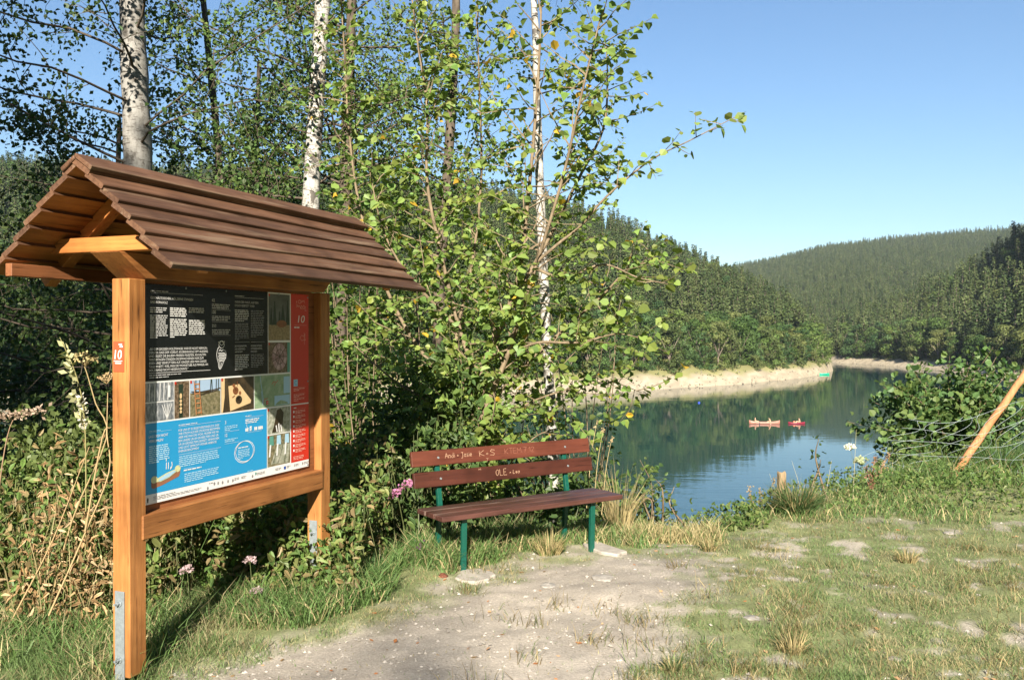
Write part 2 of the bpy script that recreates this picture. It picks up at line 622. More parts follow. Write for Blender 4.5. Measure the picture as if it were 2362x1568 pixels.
def build_hills():
    us = np.concatenate([np.linspace(-1.6, -.3, 40)[:-1], np.linspace(-.3, .62, 240)[:-1], np.linspace(.62, 1.8, 36)])
    Ys = np.concatenate([np.linspace(95, 480, 190)[:-1], np.linspace(480, 1900, 90)])
    U, Y = np.meshgrid(us, Ys)
    X = U * Y
    Z = hill_z(X, Y)
    n = fbm(X * .15, Y * .15, 77, 4)[..., None]
    n2 = fbm(X * .6, Z * 1.5, 78, 3)[..., None]
    rock = np.clip((fbm(X * .5, Z * 9, 79, 4)[..., None] - .5) * 3, -.4, .4)
    sand = (1 + rock * .35) * np.array([.37, .315, .225]) * (.82 + .36 * n2)
    dry = np.array([.22, .21, .09]) * (.7 + .6 * n)
    floor = np.array([.045, .050, .022]) * (.7 + .6 * n)
    a = np.clip((Z[..., None] - (WATER_Z + 2.5) + (n - .5) * 2.2) / .9, 0, 1)
    b = np.clip((Z[..., None] - (WATER_Z + 5.2) + (n - .5) * 1.5) / .8, 0, 1)
    C = sand * (1 - a) + dry * a
    C = C * (1 - b) + floor * b
    gap = np.clip((fbm(X * .012, Y * .02, 19, 3)[..., None] - .62) / .05, 0, 1) * (Y[..., None] > 560)
    C = C * (1 - gap) + np.array([.20, .18, .085]) * (.7 + .6 * n2) * gap
    ny, nx = X.shape
    i = (np.arange(ny - 1)[:, None] * nx + np.arange(nx - 1)[None, :]).ravel()
    F = np.stack([i, i + 1, i + nx + 1, i + nx], 1)
    mt, nt, bs, N, L = mat('hill_ground')
    setp(bs, .95, .1)
    L.new(vcol(nt), bs.inputs['Base Color'])
    tag(link('hills', np_mesh('hills', np.stack([X, Y, Z], -1).reshape(-1, 3), F, mt, C.reshape(-1, 3), True)),
        'wooded hills round the lake with a bare sandy shore', None, None, 'structure')


build_hills()


def build_water():
    m, nt, b, N, L = mat('lake_water')
    b.inputs['Base Color'].default_value = (.011, .045, .046, 1)
    setp(b, .03, .5)
    b.inputs['IOR'].default_value = 1.333
    v = coords(nt, (1, 1, 1), False)
    w1 = noise(nt, coords(nt, (.55, 1.5, 1), False), 1.0, 3, .55)
    w2 = noise(nt, coords(nt, (.16, .42, 1), False), 1.0, 3, .5)
    patch = noise(nt, coords(nt, (.012, .02, 1), False), 1.0, 3, .5)
    mu = N.new('ShaderNodeMath')
    mu.operation = 'MULTIPLY_ADD'
    L.new(w1, mu.inputs[0])
    mu.inputs[1].default_value = .35
    L.new(w2, mu.inputs[2])
    st = N.new('ShaderNodeMath')
    st.operation = 'MULTIPLY'
    L.new(mu.outputs[0], st.inputs[0])
    L.new(ramp(nt, patch, [(.40, (.25, .25, .25)), (.60, (1, 1, 1))]), st.inputs[1])
    bump(nt, b, st.outputs[0], .30, .09)
    V = [(-1400, 12, WATER_Z), (1500, 12, WATER_Z), (1500, 1800, WATER_Z), (-1400, 1800, WATER_Z)]
    tag(link('water', np_mesh('water', V, [[0, 1, 2, 3]], m)), 'dark green lake water reflecting hills and sky', None, None, 'structure')


build_water()


# ------------------------------------------------------------------ far trees
def far_spruce(seed, h, tall_trunk=False):
    rng = np.random.default_rng(seed)
    s = Soup()
    s.tube([(0, 0, -.5), (0, 0, h * .5), (0, 0, h * .97)], [h * .014, h * .009, .02], 5)
    ntr = len(s.F[4][0])
    z = h * (.34 if tall_trunk else .05)
    P, D, S, C = [], [], [], []
    while z < h * .985:
        r = .20 * h * (1 - z / h) ** .85 * rng.uniform(.8, 1.15) + .12
        n = int(6 + r * 1.6)
        a0 = rng.uniform(0, 6.28)
        for k in range(n):
            a = a0 + k / n * 6.28 + rng.normal(0, .2)
            rr = r * rng.uniform(.7, 1.1)
            d = np.array([math.cos(a), math.sin(a), 0])
            m = max(2, int(rr / .55))
            for q in range(m):
                t = (q + .4) / m
                P.append(d * rr * t * .8 + np.array([0, 0, z - .16 * rr * t + .12 * rr]) + rng.normal(0, .10, 3))
                D.append(d * .9 + np.array([0, 0, -.45]) + rng.normal(0, .35, 3))
                S.append(rng.uniform(.75, 1.15) * (.55 + .28 * rr ** .5))
                C.append(rng.uniform(.7, 1.3) * (1 + .25 * t))
        z += h * .038 * rng.uniform(.8, 1.2)
    P, D, S, C = map(np.array, (P, D, S, C))
    N = np.array([0, 0, 1.0]) + rng.normal(0, .55, P.shape)
    V, F = quad_geo(P, D, N, S, .62)
    s.add(V, F, np.repeat(np.array([.062, .088, .034])[None] * C[:, None], 4, 0))
    idx = np.r_[np.zeros(ntr, int), np.ones(len(F), int)]
    return np_mesh('spruce_tree', np.concatenate(s.V), [np.concatenate(s.F[4])], [M_FARBARK, M_NEEDLE], np.concatenate(s.C), False, idx)


def far_broadleaf(seed, h, hue):
    rng = np.random.default_rng(seed)
    s = Soup()
    s.tube([(0, 0, -.6), (.1, 0, h * .3), (0, .1, h * .7)], [h * .014, h * .011, .04], 5)
    for k in range(5):
        a = k * 1.3 + rng.uniform(0, 1)
        e = np.array([math.cos(a) * h * .24, math.sin(a) * h * .24, h * rng.uniform(.5, .8)])
        s.tube([(0, 0, h * .25), e * .5 + np.array([0, 0, h * .16]), e], [h * .010, h * .006, .02], 4)
    ntr = sum(len(f) for f in s.F[4])
    nb = 22
    cs = []
    for k in range(nb):
        zz = rng.uniform(.0, .96)
        rad = .34 * h * math.sin(min(1, zz * 1.15 + .12) * PI * .86) ** .7 * rng.uniform(.35, 1)
        a = rng.uniform(0, 6.28)
        cs.append((math.cos(a) * rad, math.sin(a) * rad, zz * h))
    cs = np.array(cs)
    per = 84
    d = unit(rng.normal(0, 1, (nb, per, 3)) + np.array([0, 0, .35]))
    r = rng.uniform(.085, .14, (nb, 1, 1)) * h * rng.uniform(.75, 1.08, (nb, per, 1))
    P = (cs[:, None] + d * r * np.array([1.15, 1.15, .8])).reshape(-1, 3)
    d = d.reshape(-1, 3)
    D = np.cross(d, rng.normal(0, 1, d.shape)) + np.array([0, 0, -.25])
    S = rng.uniform(.030, .055, len(P)) * h
    Vq, F = quad_geo(P - unit(D) * S[:, None] * .5, D, d + rng.normal(0, .35, d.shape), S, .8)
    c = np.array(hue) * rng.uniform(.7, 1.3, (len(P), 1)) * np.repeat(rng.uniform(.88, 1.12, nb), per)[:, None]
    s.add(Vq, F, np.repeat(c, 4, 0))
    idx = np.r_[np.zeros(ntr, int), np.ones(len(F), int)]
    return np_mesh('broadleaf_tree', np.concatenate(s.V), [np.concatenate(s.F[4])], [M_FARBARK, M_FARLEAF], np.concatenate(s.C), False, idx)


SPRUCES = [far_spruce(100 + i, 15.5, i == 3) for i in range(4)]
LEAFY = [far_broadleaf(200 + i, 14.0, h) for i, h in enumerate([(.062, .112, .030), (.080, .130, .034), (.050, .098, .036), (.095, .122, .042)])]


def plant_forest():
    rng = np.random.default_rng(11)
    sp, bl = [], []
    # jittered rows of candidates over the land that the photograph shows
    def cand(y0, y1, step, u0, u1):
        out = []
        y = y0
        while y < y1:
            st = step(y)
            xs = np.arange(u0 * y, u1 * y, st) + rng.uniform(-.45, .45, len(np.arange(u0 * y, u1 * y, st))) * st
            out.append(np.stack([xs, np.full(len(xs), y) + rng.uniform(-.45, .45, len(xs)) * st], 1))
            y += st
        return np.concatenate(out)
    c = cand(130, 700, lambda y: 4.5 if y < 420 else 5.4, -.66, .72)
    X, Y = c[:, 0], c[:, 1]
    l, r, b = hill_parts(X, Y)
    Z = hill_z(X, Y)
    u = X / Y
    hs = Z - WATER_Z
    ok = hs > np.where(r > l, 2.7, 3.9)
    own = np.argmax(np.stack([l, r, b], 1), 1)
    shore = np.where(own == 0, Y - np.interp(u, px_u(L_x), L_shore), np.where(own == 1, Y - np.interp(u, px_u(R_x), R_shore), 999))
    band = 6 + fbm(X * .03, Y * .03, 15, 3) * 60 - 8
    low = shore < np.where(own == 0, band + 22, band * .8)
    ok &= (shore < 330) | (own == 2)
    keepb = rng.uniform(0, 1, len(X)) < .8
    # a closer fringe of trees and shrubs right behind the beach
    c2 = cand(150, 480, lambda y: 5.0, -.66, .62)
    l2, r2, b2 = hill_parts(c2[:, 0], c2[:, 1])
    z2 = hill_z(c2[:, 0], c2[:, 1])
    h2 = z2 - WATER_Z
    o2 = np.where(r2 > l2, 1, 0)
    s2 = np.where(o2 == 0, c2[:, 1] - np.interp(c2[:, 0] / c2[:, 1], px_u(L_x), L_shore), c2[:, 1] - np.interp(c2[:, 0] / c2[:, 1], px_u(R_x), R_shore))
    lim = np.where(o2 == 1, 2.5, 3.7) + (fbm(c2[:, 0] * .06, c2[:, 1] * .06, 17, 2) - .4) * 1.5
    for k in np.nonzero((h2 > lim) & (s2 < 30) & (np.maximum(l2, r2) >= b2))[0]: bl.append((c2[k, 0], c2[k, 1], z2[k] - rng.uniform(0, 3.5), int(o2[k])))
    gaps = fbm(X * .012, Y * .02, 19, 3)
    ok &= (own != 2) | (gaps < .66)
    for k in np.nonzero(ok)[0]:
        t = (X[k], Y[k], Z[k], own[k])
        if own[k] == 1 and not low[k] and rng.uniform() < .4: continue
        if low[k] and keepb[k]: bl.append(t)
        elif not low[k]:
            (bl if rng.uniform() < (.10 if own[k] < 2 else .03) else sp).append(t)
    f = cand(700, 1640, lambda y: 6.0 + (y - 700) * .0012, .1, .66)
    Zf = hill_z(f[:, 0], f[:, 1])
    clear = fbm(f[:, 0] * .012, f[:, 1] * .02, 19, 3)
    for (x, y), z, q in zip(f, Zf, clear):
        if q < .66: sp.append((x, y, z, 2))
    # unseen spruces added on the slope behind to block low sky, kept below the sun
    for y in np.arange(-46, -150, -5.5):
        for x in np.arange(-150, 190, 6.0):
            xx, yy = x + rng.uniform(-2.5, 2.5), y + rng.uniform(-2.5, 2.5)
            z = float(ground_z(np.array([xx]), np.array([yy]))[0])
            if (z + 19 - EYE) < -yy * math.tan(math.radians(SUN_EL - 3.5)): sp.append((xx, yy, z, 3))
    return sp, bl


SP, BL = plant_forest()
HILL = {0: ('hill behind the beach',), 1: ('hill across the lake',), 2: ('distant hill',)}


def place_forest():
    rng = np.random.default_rng(12)
    def split(tr, h):
        tr = list(tr)
        # the 300 that show largest are objects of their own, the rest one object
        ang = [(h / t[1] if t[1] > 0 and (  .03 if h > 15 else -.02) < t[0] / t[1] < .585 and (t[3] != 3) else 0) for t in tr]
        o = np.argsort(ang)[::-1]
        return [tr[i] for i in o[:300]], [tr[i] for i in o[300:]]
    firsts = {}
    for tr, h, meshes, nm, cat in ((SP, 15.5, SPRUCES, 'spruce_tree', 'spruce'), (BL, 14, LEAFY, 'broadleaf_tree', 'tree')):
        own, rest = split(tr, h)
        objs = []
        for t in own:
            k = int(rng.integers(0, len(meshes) if nm != 'spruce_tree' else 3))
            o = link(nm, meshes[k], None, (t[0], t[1], t[2] - .2))
            sc = rng.uniform(.6, 1.2) if nm == 'spruce_tree' else rng.uniform(.42, 1.0)
            wx = 1.22 if nm == 'spruce_tree' else 1.0
            sc *= 1.25 if (t[3] == 1 and nm == 'spruce_tree') else 1
            o.scale = (sc * wx * rng.uniform(.9, 1.12), sc * wx * rng.uniform(.9, 1.12), sc)
            o.rotation_euler = (rng.normal(0, .03), rng.normal(0, .03), rng.uniform(0, 6.28))
            uu = t[0] / t[1]
            if t[3] == 1: where = 'right of the bush top' if uu > .49 else ('above the far shore left of the bush' if uu > .41 else 'beside the narrow arm of the lake')
            elif t[3] == 2: where = 'low down by the narrow arm'
            else: where = 'behind the big hazel' if uu < .12 else ('just right of the hazel' if uu < .2 else ('above the middle of the beach' if uu < .29 else 'near the tip of the spit'))
            if nm == 'spruce_tree':
                lab = 'dark spruce on the %s, %s' % (HILL[t[3]][0], where)
                g = 'spruces ' + where
            else:
                lab = 'green broadleaf tree by the water %s' % where if t[2] < WATER_Z + 8 else 'green broadleaf tree up the slope %s' % where
                g = 'broadleaf trees %s %s' % ('by the water' if t[2] < WATER_Z + 8 else 'up the slope', where)
            tag(o, lab, cat, g)
            objs.append(o)
        firsts[nm] = (objs, rest, meshes)
    return firsts


def scatter(name, label, pts, scl, meshes, seed):
    """one object: the far wood that reads as one mass"""
    me = bpy.data.meshes.new(name)
    me.vertices.add(len(pts))
    me.vertices.foreach_set('co', np.asarray(pts, np.float32).ravel())
    a = me.attributes.new('size', 'FLOAT', 'POINT')
    a.data.foreach_set('value', np.asarray(scl, np.float32))
    ng = bpy.data.node_groups.new(name, 'GeometryNodeTree')
    ng.interface.new_socket('Geometry', in_out='INPUT', socket_type='NodeSocketGeometry')
    ng.interface.new_socket('Geometry', in_out='OUTPUT', socket_type='NodeSocketGeometry')
    N, L = ng.nodes, ng.links
    gi, go = N.new('NodeGroupInput'), N.new('NodeGroupOutput')
    jo = N.new('GeometryNodeJoinGeometry')
    for m in meshes:
        src = bpy.data.objects.new(name + '_source', m)
        oi = N.new('GeometryNodeObjectInfo')
        oi.inputs['Object'].default_value = src
        oi.inputs['As Instance'].default_value = True
        L.new(oi.outputs['Geometry'], jo.inputs[0])
    ip = N.new('GeometryNodeInstanceOnPoints')
    ip.inputs['Pick Instance'].default_value = True
    ri = N.new('FunctionNodeRandomValue')
    ri.data_type = 'INT'
    ri.inputs['Min'].default_value = 0
    ri.inputs['Max'].default_value = len(meshes) - 1
    ri.inputs['Seed'].default_value = seed
    rv = N.new('FunctionNodeRandomValue')
    rv.data_type = 'FLOAT_VECTOR'
    rv.inputs['Min'].default_value = (-.05, -.05, 0)
    rv.inputs['Max'].default_value = (.05, .05, 6.28)
    na = N.new('GeometryNodeInputNamedAttribute')
    na.data_type = 'FLOAT'
    na.inputs['Name'].default_value = 'size'
    L.new(gi.outputs[0], ip.inputs['Points'])
    L.new(jo.outputs[0], ip.inputs['Instance'])
    L.new(ri.outputs[2], ip.inputs['Instance Index'])
    L.new(rv.outputs[0], ip.inputs['Rotation'])
    L.new(na.outputs[0], ip.inputs['Scale'])
    L.new(ip.outputs[0], go.inputs[0])
    o = link(name, me)
    md = o.modifiers.new('scatter', 'NODES')
    md.node_group = ng
    return tag(o, label, None, None, 'stuff')


_ff = place_forest()
for _nm, _lab, _name, _sd in (('spruce_tree', 'dark spruce forest covering the hills round the lake', 'spruce_forest', 1),
                              ('broadleaf_tree', 'green broadleaf wood along the lower hillsides', 'broadleaf_forest', 2)):
    _o, _rest, _m = _ff[_nm]
    _r = np.random.default_rng(30 + _sd)
    scatter(_name, _lab, [(t[0], t[1], t[2] - .2) for t in _rest], _r.uniform(.6, 1.2, len(_rest)) * (1 if _sd == 1 else .85) * np.where(np.array([t[3] for t in _rest]) == 1, 1.25, 1.0), _m, _sd)

# ------------------------------------------------------------------ the information board
SA = math.atan(791 / 2030)
SIGN_P = (-1.785, 4.103, 0.0)
board = empty('information_board', SIGN_P, PI / 2 - SA)      # local x along the board, local y to its back, z up
tag(board, 'roofed wooden information board with printed panel on two posts beside the path', 'notice board')


def part(name, bm, m, parent=board, smooth=False):
    return link(name, bm_mesh(name, bm, m, smooth), parent)


for _k, s0 in enumerate((0.0, 1.582)):
    bm = box(s0, s0 + .104, 0, .104, .03, 1.90, .004)
    p = part('post', bm, M_POST)
    # galvanised foot strap on the outer (left) face, two bolts with washers
    st = link('post_strap', bm_mesh('post_strap', box(s0 - .008, s0 - .001, .028, .084, -.12, .435 if _k == 0 else .455, .0015), M_ZINC), p)
    for z in (.38, .115):
        bm = bmesh.new()
        mtx = Matrix.Translation((s0 - .010, .056, z)) @ Matrix.Rotation(PI / 2, 4, 'Y')
        bmesh.ops.create_cone(bm, cap_ends=True, segments=14, radius1=.017, radius2=.016, depth=.004, matrix=mtx)
        mtx = Matrix.Translation((s0 - .019, .056, z)) @ Matrix.Rotation(PI / 2, 4, 'Y')
        bmesh.ops.create_cone(bm, cap_ends=True, segments=6, radius1=.010, radius2=.010, depth=.014, matrix=mtx)
        mtx = Matrix.Translation((s0 - .030, .056, z)) @ Matrix.Rotation(PI / 2, 4, 'Y')
        bmesh.ops.create_cone(bm, cap_ends=True, segments=8, radius1=.006, radius2=.006, depth=.016, matrix=mtx)
        link('bolt', bm_mesh('bolt', bm, M_ZINC), p)

part('bottom_rail', box(.075, 1.593, -.008, .085, .66, .778, .005), M_BEAM)
# top beam with slanting ends
part('top_beam', prism([(-.07, 2.02), (.10, 1.903), (1.60, 1.903), (1.74, 2.02)], -.012, .165, 'y', .003), M_BEAM)
part('panel_backing', box(.106, 1.580, .050, .066, .765, 1.90, .001), M_BACK)

# gable frames: tie beam and two rafters at each end
RZ, RN, EZ = 2.352, .05, 1.915
for s0 in (-.045, 1.655):
    part('tie_beam', prism([(-.17, 2.024), (-.085, 2.092), (.42, 2.092), (.50, 2.024)], s0, s0 + .07, 'x', .002), M_BEAMY)
    for sg in (-1, 1):
        a = (RN, RZ - .015)
        e = (RN + sg * (.535 if sg > 0 else .44), EZ - (.02 if sg > 0 else -.022))
        dx, dz = e[0] - a[0], e[1] - a[1]
        L = math.hypot(dx, dz)
        nx, nz = -dz / L * .028, dx / L * .028
        if nz < 0: nx, nz = -nx, -nz
        off = .004 if sg > 0 else 0
        part('rafter', prism([(a[0] - nx, a[1] - nz), (a[0] + nx, a[1] + nz), (e[0] + nx, e[1] + nz), (e[0] - nx, e[1] - nz)], s0 + .075 + off, s0 + .14 + off, 'x', .002), M_BEAMY)

part('purlin', box(-.245, 2.04, .452, .492, 1.905, 1.965, .003), M_BACK)
# overlapping roof boards, each its own piece
_rr = np.random.default_rng(5)
SL0, SL1 = -.25, 2.075


def roof_board(sg, k):
    pitch_y, pitch_z = .0763, -.0700
    yc = RN + sg * (-.014 + .086 + pitch_y * k)              # lower edge
    zc = 2.337 + pitch_z * k
    ang = math.radians(33.0)
    wv, th = .118, .025
    if k == 6: wv = .124
    ey, ez = -sg * math.cos(ang), math.sin(ang)
    ny, nz = sg * math.sin(ang), math.cos(ang)
    n = 24
    s = Soup()
    jl, jr = _rr.normal(0, .006), _rr.normal(0, .010)
    xs = np.linspace(SL0 + jl, SL1 + jr, n)
    wav = .0025 * np.sin(xs * 5 + k * 2.1) + (.007 * np.exp(-((xs - 1.5 - .1 * k) / .08) ** 2) if sg < 0 and k == 4 else 0)
    sag = .003 * np.sin(xs * 2.3 + k)
    c = .004
    prof = [(c, 0), (wv, 0), (wv, th), (c, th), (0, th - c), (0, c)]
    V = []
    for x, w, g in zip(xs, np.broadcast_to(wav, xs.shape), sag):
        for q, (e, t) in enumerate(prof):
            e2 = e + (w if q in (0, 3, 4, 5) else 0)
            V.append((x, yc + ey * e2 + ny * (t + g), zc + ez * e2 + nz * (t + g)))
    m = len(prof)
    F = [[i * m + j, i * m + (j + 1) % m, (i + 1) * m + (j + 1) % m, (i + 1) * m + j] for i in range(n - 1) for j in range(m)]
    caps = [list(range(m))[::-1], [(n - 1) * m + j for j in range(m)]]
    bm = bmesh.new()
    vs = [bm.verts.new(v) for v in V]
    for f in F + caps: bm.faces.new([vs[i] for i in f])
    bm.faces.ensure_lookup_table()
    for i, f in enumerate(bm.faces):
        if i < len(F) and i % m == 0: f.material_index = 1
    part('roof_board', bm, [M_PLANK, M_UNDER])


for sg in (-1, 1):
    for k in range(7): roof_board(sg, k)
# ridge boards
for sg in (-1, 1):
    an = math.radians(33)
    wv = .118 if sg < 0 else .095
    top = (RN + .004 * sg, 2.437 if sg < 0 else 2.428)
    ey, ez = sg * math.cos(an), -math.sin(an)
    ny, nz = sg * math.sin(an), math.cos(an)
    o = [(top[0], top[1]), (top[0] + ey * wv, top[1] + ez * wv), (top[0] + ey * wv - ny * .022, top[1] + ez * wv - nz * .022), (top[0] - ny * .022 + sg * .006, top[1] - nz * .022)]
    part('ridge_board', prism(o, SL0 - .012, SL1 + .01, 'x', .003), M_PLANK)

# small red number sign on the left post
npl = part('number_plate', prism([(.028, 1.463), (.093, 1.463), (.093, 1.605), (.028, 1.605)], -.0035, -.0005, 'x', .001), M_SIGNRED)

# ---- the printed panel
PY = .040
panel = part('printed_panel', box(.112, 1.505, PY, PY + .008, .812, 1.884, .0008), M_WHITE)


def field(name, s0, s1, z0, z1, m, lift=1, parent=panel):
    """a flat printed area on the panel"""
    y = PY - .0006 * lift
    return link(name, np_mesh(name, [(s0, y, z0), (s1, y, z0), (s1, y, z1), (s0, y, z1)], [[0, 1, 2, 3]], m), parent)


def poly(name, pts, m, lift=2, parent=panel):
    y = PY - .0006 * lift
    return link(name, np_mesh(name, [(s, y, z) for s, z in pts], [list(range(len(pts)))], m), parent)


_fonts = {}


def text_mesh(body, size, shear=0.0):
    cu = bpy.data.curves.new('lettering', 'FONT')
    cu.body = body
    cu.size = size
    cu.shear = shear
    cu.resolution_u = 3
    o = bpy.data.objects.new('lettering', cu)
    me = bpy.data.meshes.new_from_object(o)
    bpy.data.objects.remove(o)
    n = len(me.vertices)
    v = np.zeros(n * 3)
    me.vertices.foreach_get('co', v)
    v = v.reshape(-1, 3)
    F = [list(p.vertices) for p in me.polygons]
    bpy.data.meshes.remove(me)
    return v, F


def text(body, s0, z0, cap, m, width=None, lift=3, parent=panel, plane='panel', shear=0.0, name='lettering'):
    """one line of lettering: baseline start (s0, z0), cap height, optional fitted width"""
    v, F = text_mesh(body, cap / .72, shear)
    if len(v) == 0: return None
    w0, w1 = v[:, 0].min(), v[:, 0].max()
    k = width / (w1 - w0) if width else 1.0
    x = (v[:, 0] - w0) * k
    if plane == 'panel': V = np.stack([s0 + x, np.full(len(v), PY - .0006 * lift), z0 + v[:, 1]], 1)
    else: V = plane(x, v[:, 1])
    me = bpy.data.meshes.new(name)
    me.from_pydata(V.tolist(), [], F)
    me.materials.append(m)
    return link(name, me, parent)


def dashes(s0, s1, z_top, rows, pitch, hgt, m, seed, last=.6, lift=3, indent=None):
    """rows of small print too small to read in the photograph: word-long strokes"""
    rng = np.random.default_rng(seed)
    V, F = [], []
    y = PY - .0006 * lift
    for r in range(rows):
        z = z_top - r * pitch
        x = s0 + (indent[r] if indent else 0)
        e = s1 - rng.uniform(0, .06) * (s1 - s0)
        if r == rows - 1: e = s0 + (s1 - s0) * last
        while x < e - .006:
            w = min(rng.uniform(.010, .034), e - x)
            b = len(V)
            h = hgt * rng.uniform(.85, 1.1)
            V += [(x, y, z - h), (x + w, y, z - h), (x + w, y, z), (x, y, z)]
            F.append((b, b + 1, b + 2, b + 3))
            x += w + .0045
    return link('small_print', np_mesh('small_print', V, F, m), panel)


def rule(s0, s1, z, m=M_WHITE, th=.0016): return field('ruled_line', s0, s1, z, z + th, m, 3)


M_TXT = flat('print_text_on_black', (.62, .62, .62), .35, .4)
M_TXT2 = flat('print_text_on_blue', (.42, .68, .84), .35, .4)
M_TXT3 = flat('print_text_on_red', (.80, .42, .34), .35, .4)

field('black_field', .112, 1.094, 1.409, 1.8838, M_BLACK)
field('red_field', 1.319, 1.504, 1.212, 1.8838, M_RED)
field('red_field', 1.319, 1.504, .857, 1.205, M_RED)
field('blue_field', .112, 1.083, .860, 1.205, M_BLUE)
# black part
dashes(.175, .30, 1.852, 1, .01, .003, M_TXT, 1, 1)
rule(.175, .545, 1.842, M_TXT, .0012)
text('GESCHÄLTE EICHEN, HÖLZERNE STANGEN', .175, 1.811, .012, M_WHITE, .295)
text('UND KORNHOLZ', .175, 1.790, .012, M_WHITE, .115)
dashes(.172, .290, 1.770, 3, .0098, .0048, M_TXT, 2, .7)
dashes(.172, .290, 1.733, 12, .0098, .0048, M_TXT, 3, .4)
dashes(.306, .425, 1.772, 5, .0098, .0052, M_WHITE, 4, 1)
dashes(.306, .428, 1.716, 10, .0098, .0052, M_WHITE, 5, .25)
dashes(.440, .560, 1.775, 3, .0098, .0048, M_TXT, 6, .9)
dashes(.440, .560, 1.712, 8, .0098, .0052, M_WHITE, 7, 1)
for _z, _n in ((1.812, '42'), (1.748, '100'), (1.676, '350')):
    text(_n, .614, _z, .017, M_TXT)
    dashes(.614, .765, _z - .012, 3, .0098, .0042, M_TXT, int(_z * 1000), .9)
    rule(.614, .765, _z - .044, M_TXT, .0012)
dashes(.80, .88, 1.852, 1, .01, .003, M_TXT, 8, 1)
rule(.80, 1.055, 1.842, M_TXT, .0012)
text('WENN DER WALD „AUF DEN', .80, 1.812, .012, M_TXT, .205)
text('STOCK GESETZT“ WIRD', .80, 1.792, .012, M_TXT, .170)
dashes(.80, .922, 1.774, 7, .0098, .0045, M_TXT, 9, .7)
dashes(.80, .922, 1.700, 10, .0098, .0040, M_GREY, 10, .3)
dashes(.938, 1.058, 1.774, 16, .0098, .0040, M_GREY, 11, .4)
rule(.80, .925, 1.594, M_TXT, .001)
rule(.938, 1.06, 1.594, M_TXT, .001)
for _i, _t in enumerate(('DIE MODERNE FORM', 'DER NIEDERWALD-', 'WIRTSCHAFT')): text(_t, .80, 1.568 - .016 * _i, .010, M_TXT, (.10, .09, .065)[_i])
for _i, _t in enumerate(('MODERNE NUTZUNG', 'IN MODERNEN ZENTRAL-', 'HEIZUNGEN')): text(_t, .938, 1.568 - .016 * _i, .010, M_TXT, (.10, .105, .055)[_i])
dashes(.80, .922, 1.524, 9, .0098, .0045, M_TXT, 12, .6)
dashes(.938, 1.058, 1.524, 8, .0098, .0040, M_GREY, 13, .6)
for _i, (_t, _w) in enumerate((('„BEI DEM GROSSEN HOLZMANGEL WAR ES NICHT VERWUN-', .412), ('DERLICH, DASS DER VORRAT AN BRENNHOLZ OFT AUSGING', .415),
                               ('UND SELBST DIE BAUERN FRIEREN MUSSTEN. AN KALTEN', .400), ('WINTERTAGEN STANDEN DIE ERWACHSENEN NUR ZUM', .382),
                               ('ESSEN UND VIEHFÜTTERN AUF. KINDER LIESS MAN GANZE', .404), ('TAGE IM BETT, WEIL MAN DIE WOHNSTUBE AUS MANGEL AN', .416),
                               ('HOLZBRAND NICHT HEIZEN KONNTE.“', .268))):
    text(_t, .166, 1.5605 - .0172 * _i, .0118, M_WHITE, _w)
rule(.166, .60, 1.448, M_WHITE, .002)
dashes(.166, .40, 1.440, 2, .011, .0035, M_TXT, 14, .55)


def strokes(name, lines, w, m, lift=3, parent=panel, closed=False):
    """thin drawn lines on the panel"""
    V, F = [], []
    y = PY - .0006 * lift
    for ln in lines:
        for (a, b), (c, d) in zip(ln[:-1], ln[1:]):
            L = math.hypot(c - a, d - b) + 1e-9
            nx, nz = -(d - b) / L * w / 2, (c - a) / L * w / 2
            k = len(V)
            V += [(a - nx, y, b - nz), (c - nx, y, d - nz), (c + nx, y, d + nz), (a + nx, y, b + nz)]
            F.append((k, k + 1, k + 2, k + 3))
    return link(name, np_mesh(name, V, F, m), parent)


def ell(cx, cz, rx, rz, n=22, a0=0, a1=2 * PI, wob=0.0):
    return [(cx + rx * math.cos(a0 + (a1 - a0) * i / n) * (1 + wob * math.sin(3 * i)), cz + rz * math.sin(a0 + (a1 - a0) * i / n)) for i in range(n + 1)]


# line drawing of an owl
poly('owl_drawing', [(.655, 1.555), (.668, 1.545), (.690, 1.548), (.712, 1.545), (.722, 1.545), (.725, 1.53), (.722, 1.508), (.708, 1.490), (.700, 1.475), (.690, 1.458), (.676, 1.456), (.668, 1.470), (.660, 1.50), (.654, 1.53)], M_BLACK, 2)
_fe = []
for _r in range(6):
    for _q in range(5):
        _cx, _cz = .668 + .011 * _q + (.0055 if _r % 2 else 0), 1.540 - .0085 * _r
        if _cx < .724 - .002 * _r: _fe.append(ell(_cx, _cz, .0048, .0055, 6, PI, 2 * PI))
strokes('owl_drawing', [[(.662, 1.598), (.672, 1.592), (.688, 1.602), (.704, 1.594), (.716, 1.600)], ell(.690, 1.583, .022, .020, 14), [(.672, 1.590), (.690, 1.578), (.710, 1.590)],
                        [(.668, 1.570), (.656, 1.555), (.650, 1.53), (.655, 1.505), (.664, 1.485), (.666, 1.462), (.672, 1.452), (.682, 1.452), (.694, 1.468), (.706, 1.492), (.722, 1.508), (.726, 1.53), (.722, 1.552)],
                        [(.668, 1.548), (.678, 1.556), (.690, 1.548), (.702, 1.556), (.716, 1.550)], [(.676, 1.49), (.674, 1.456)], [(.690, 1.485), (.680, 1.456)]] + _fe, .0032, M_WHITE)


# pictures: small procedural photographs
def picmat(name, stops, scale, sc=(1, 1, 1), detail=6):
    m, nt, b, N, L = mat(name)
    setp(b, .35, .4)
    L.new(ramp(nt, noise(nt, coords(nt, sc), scale, detail, .68), stops), b.inputs['Base Color'])
    return m


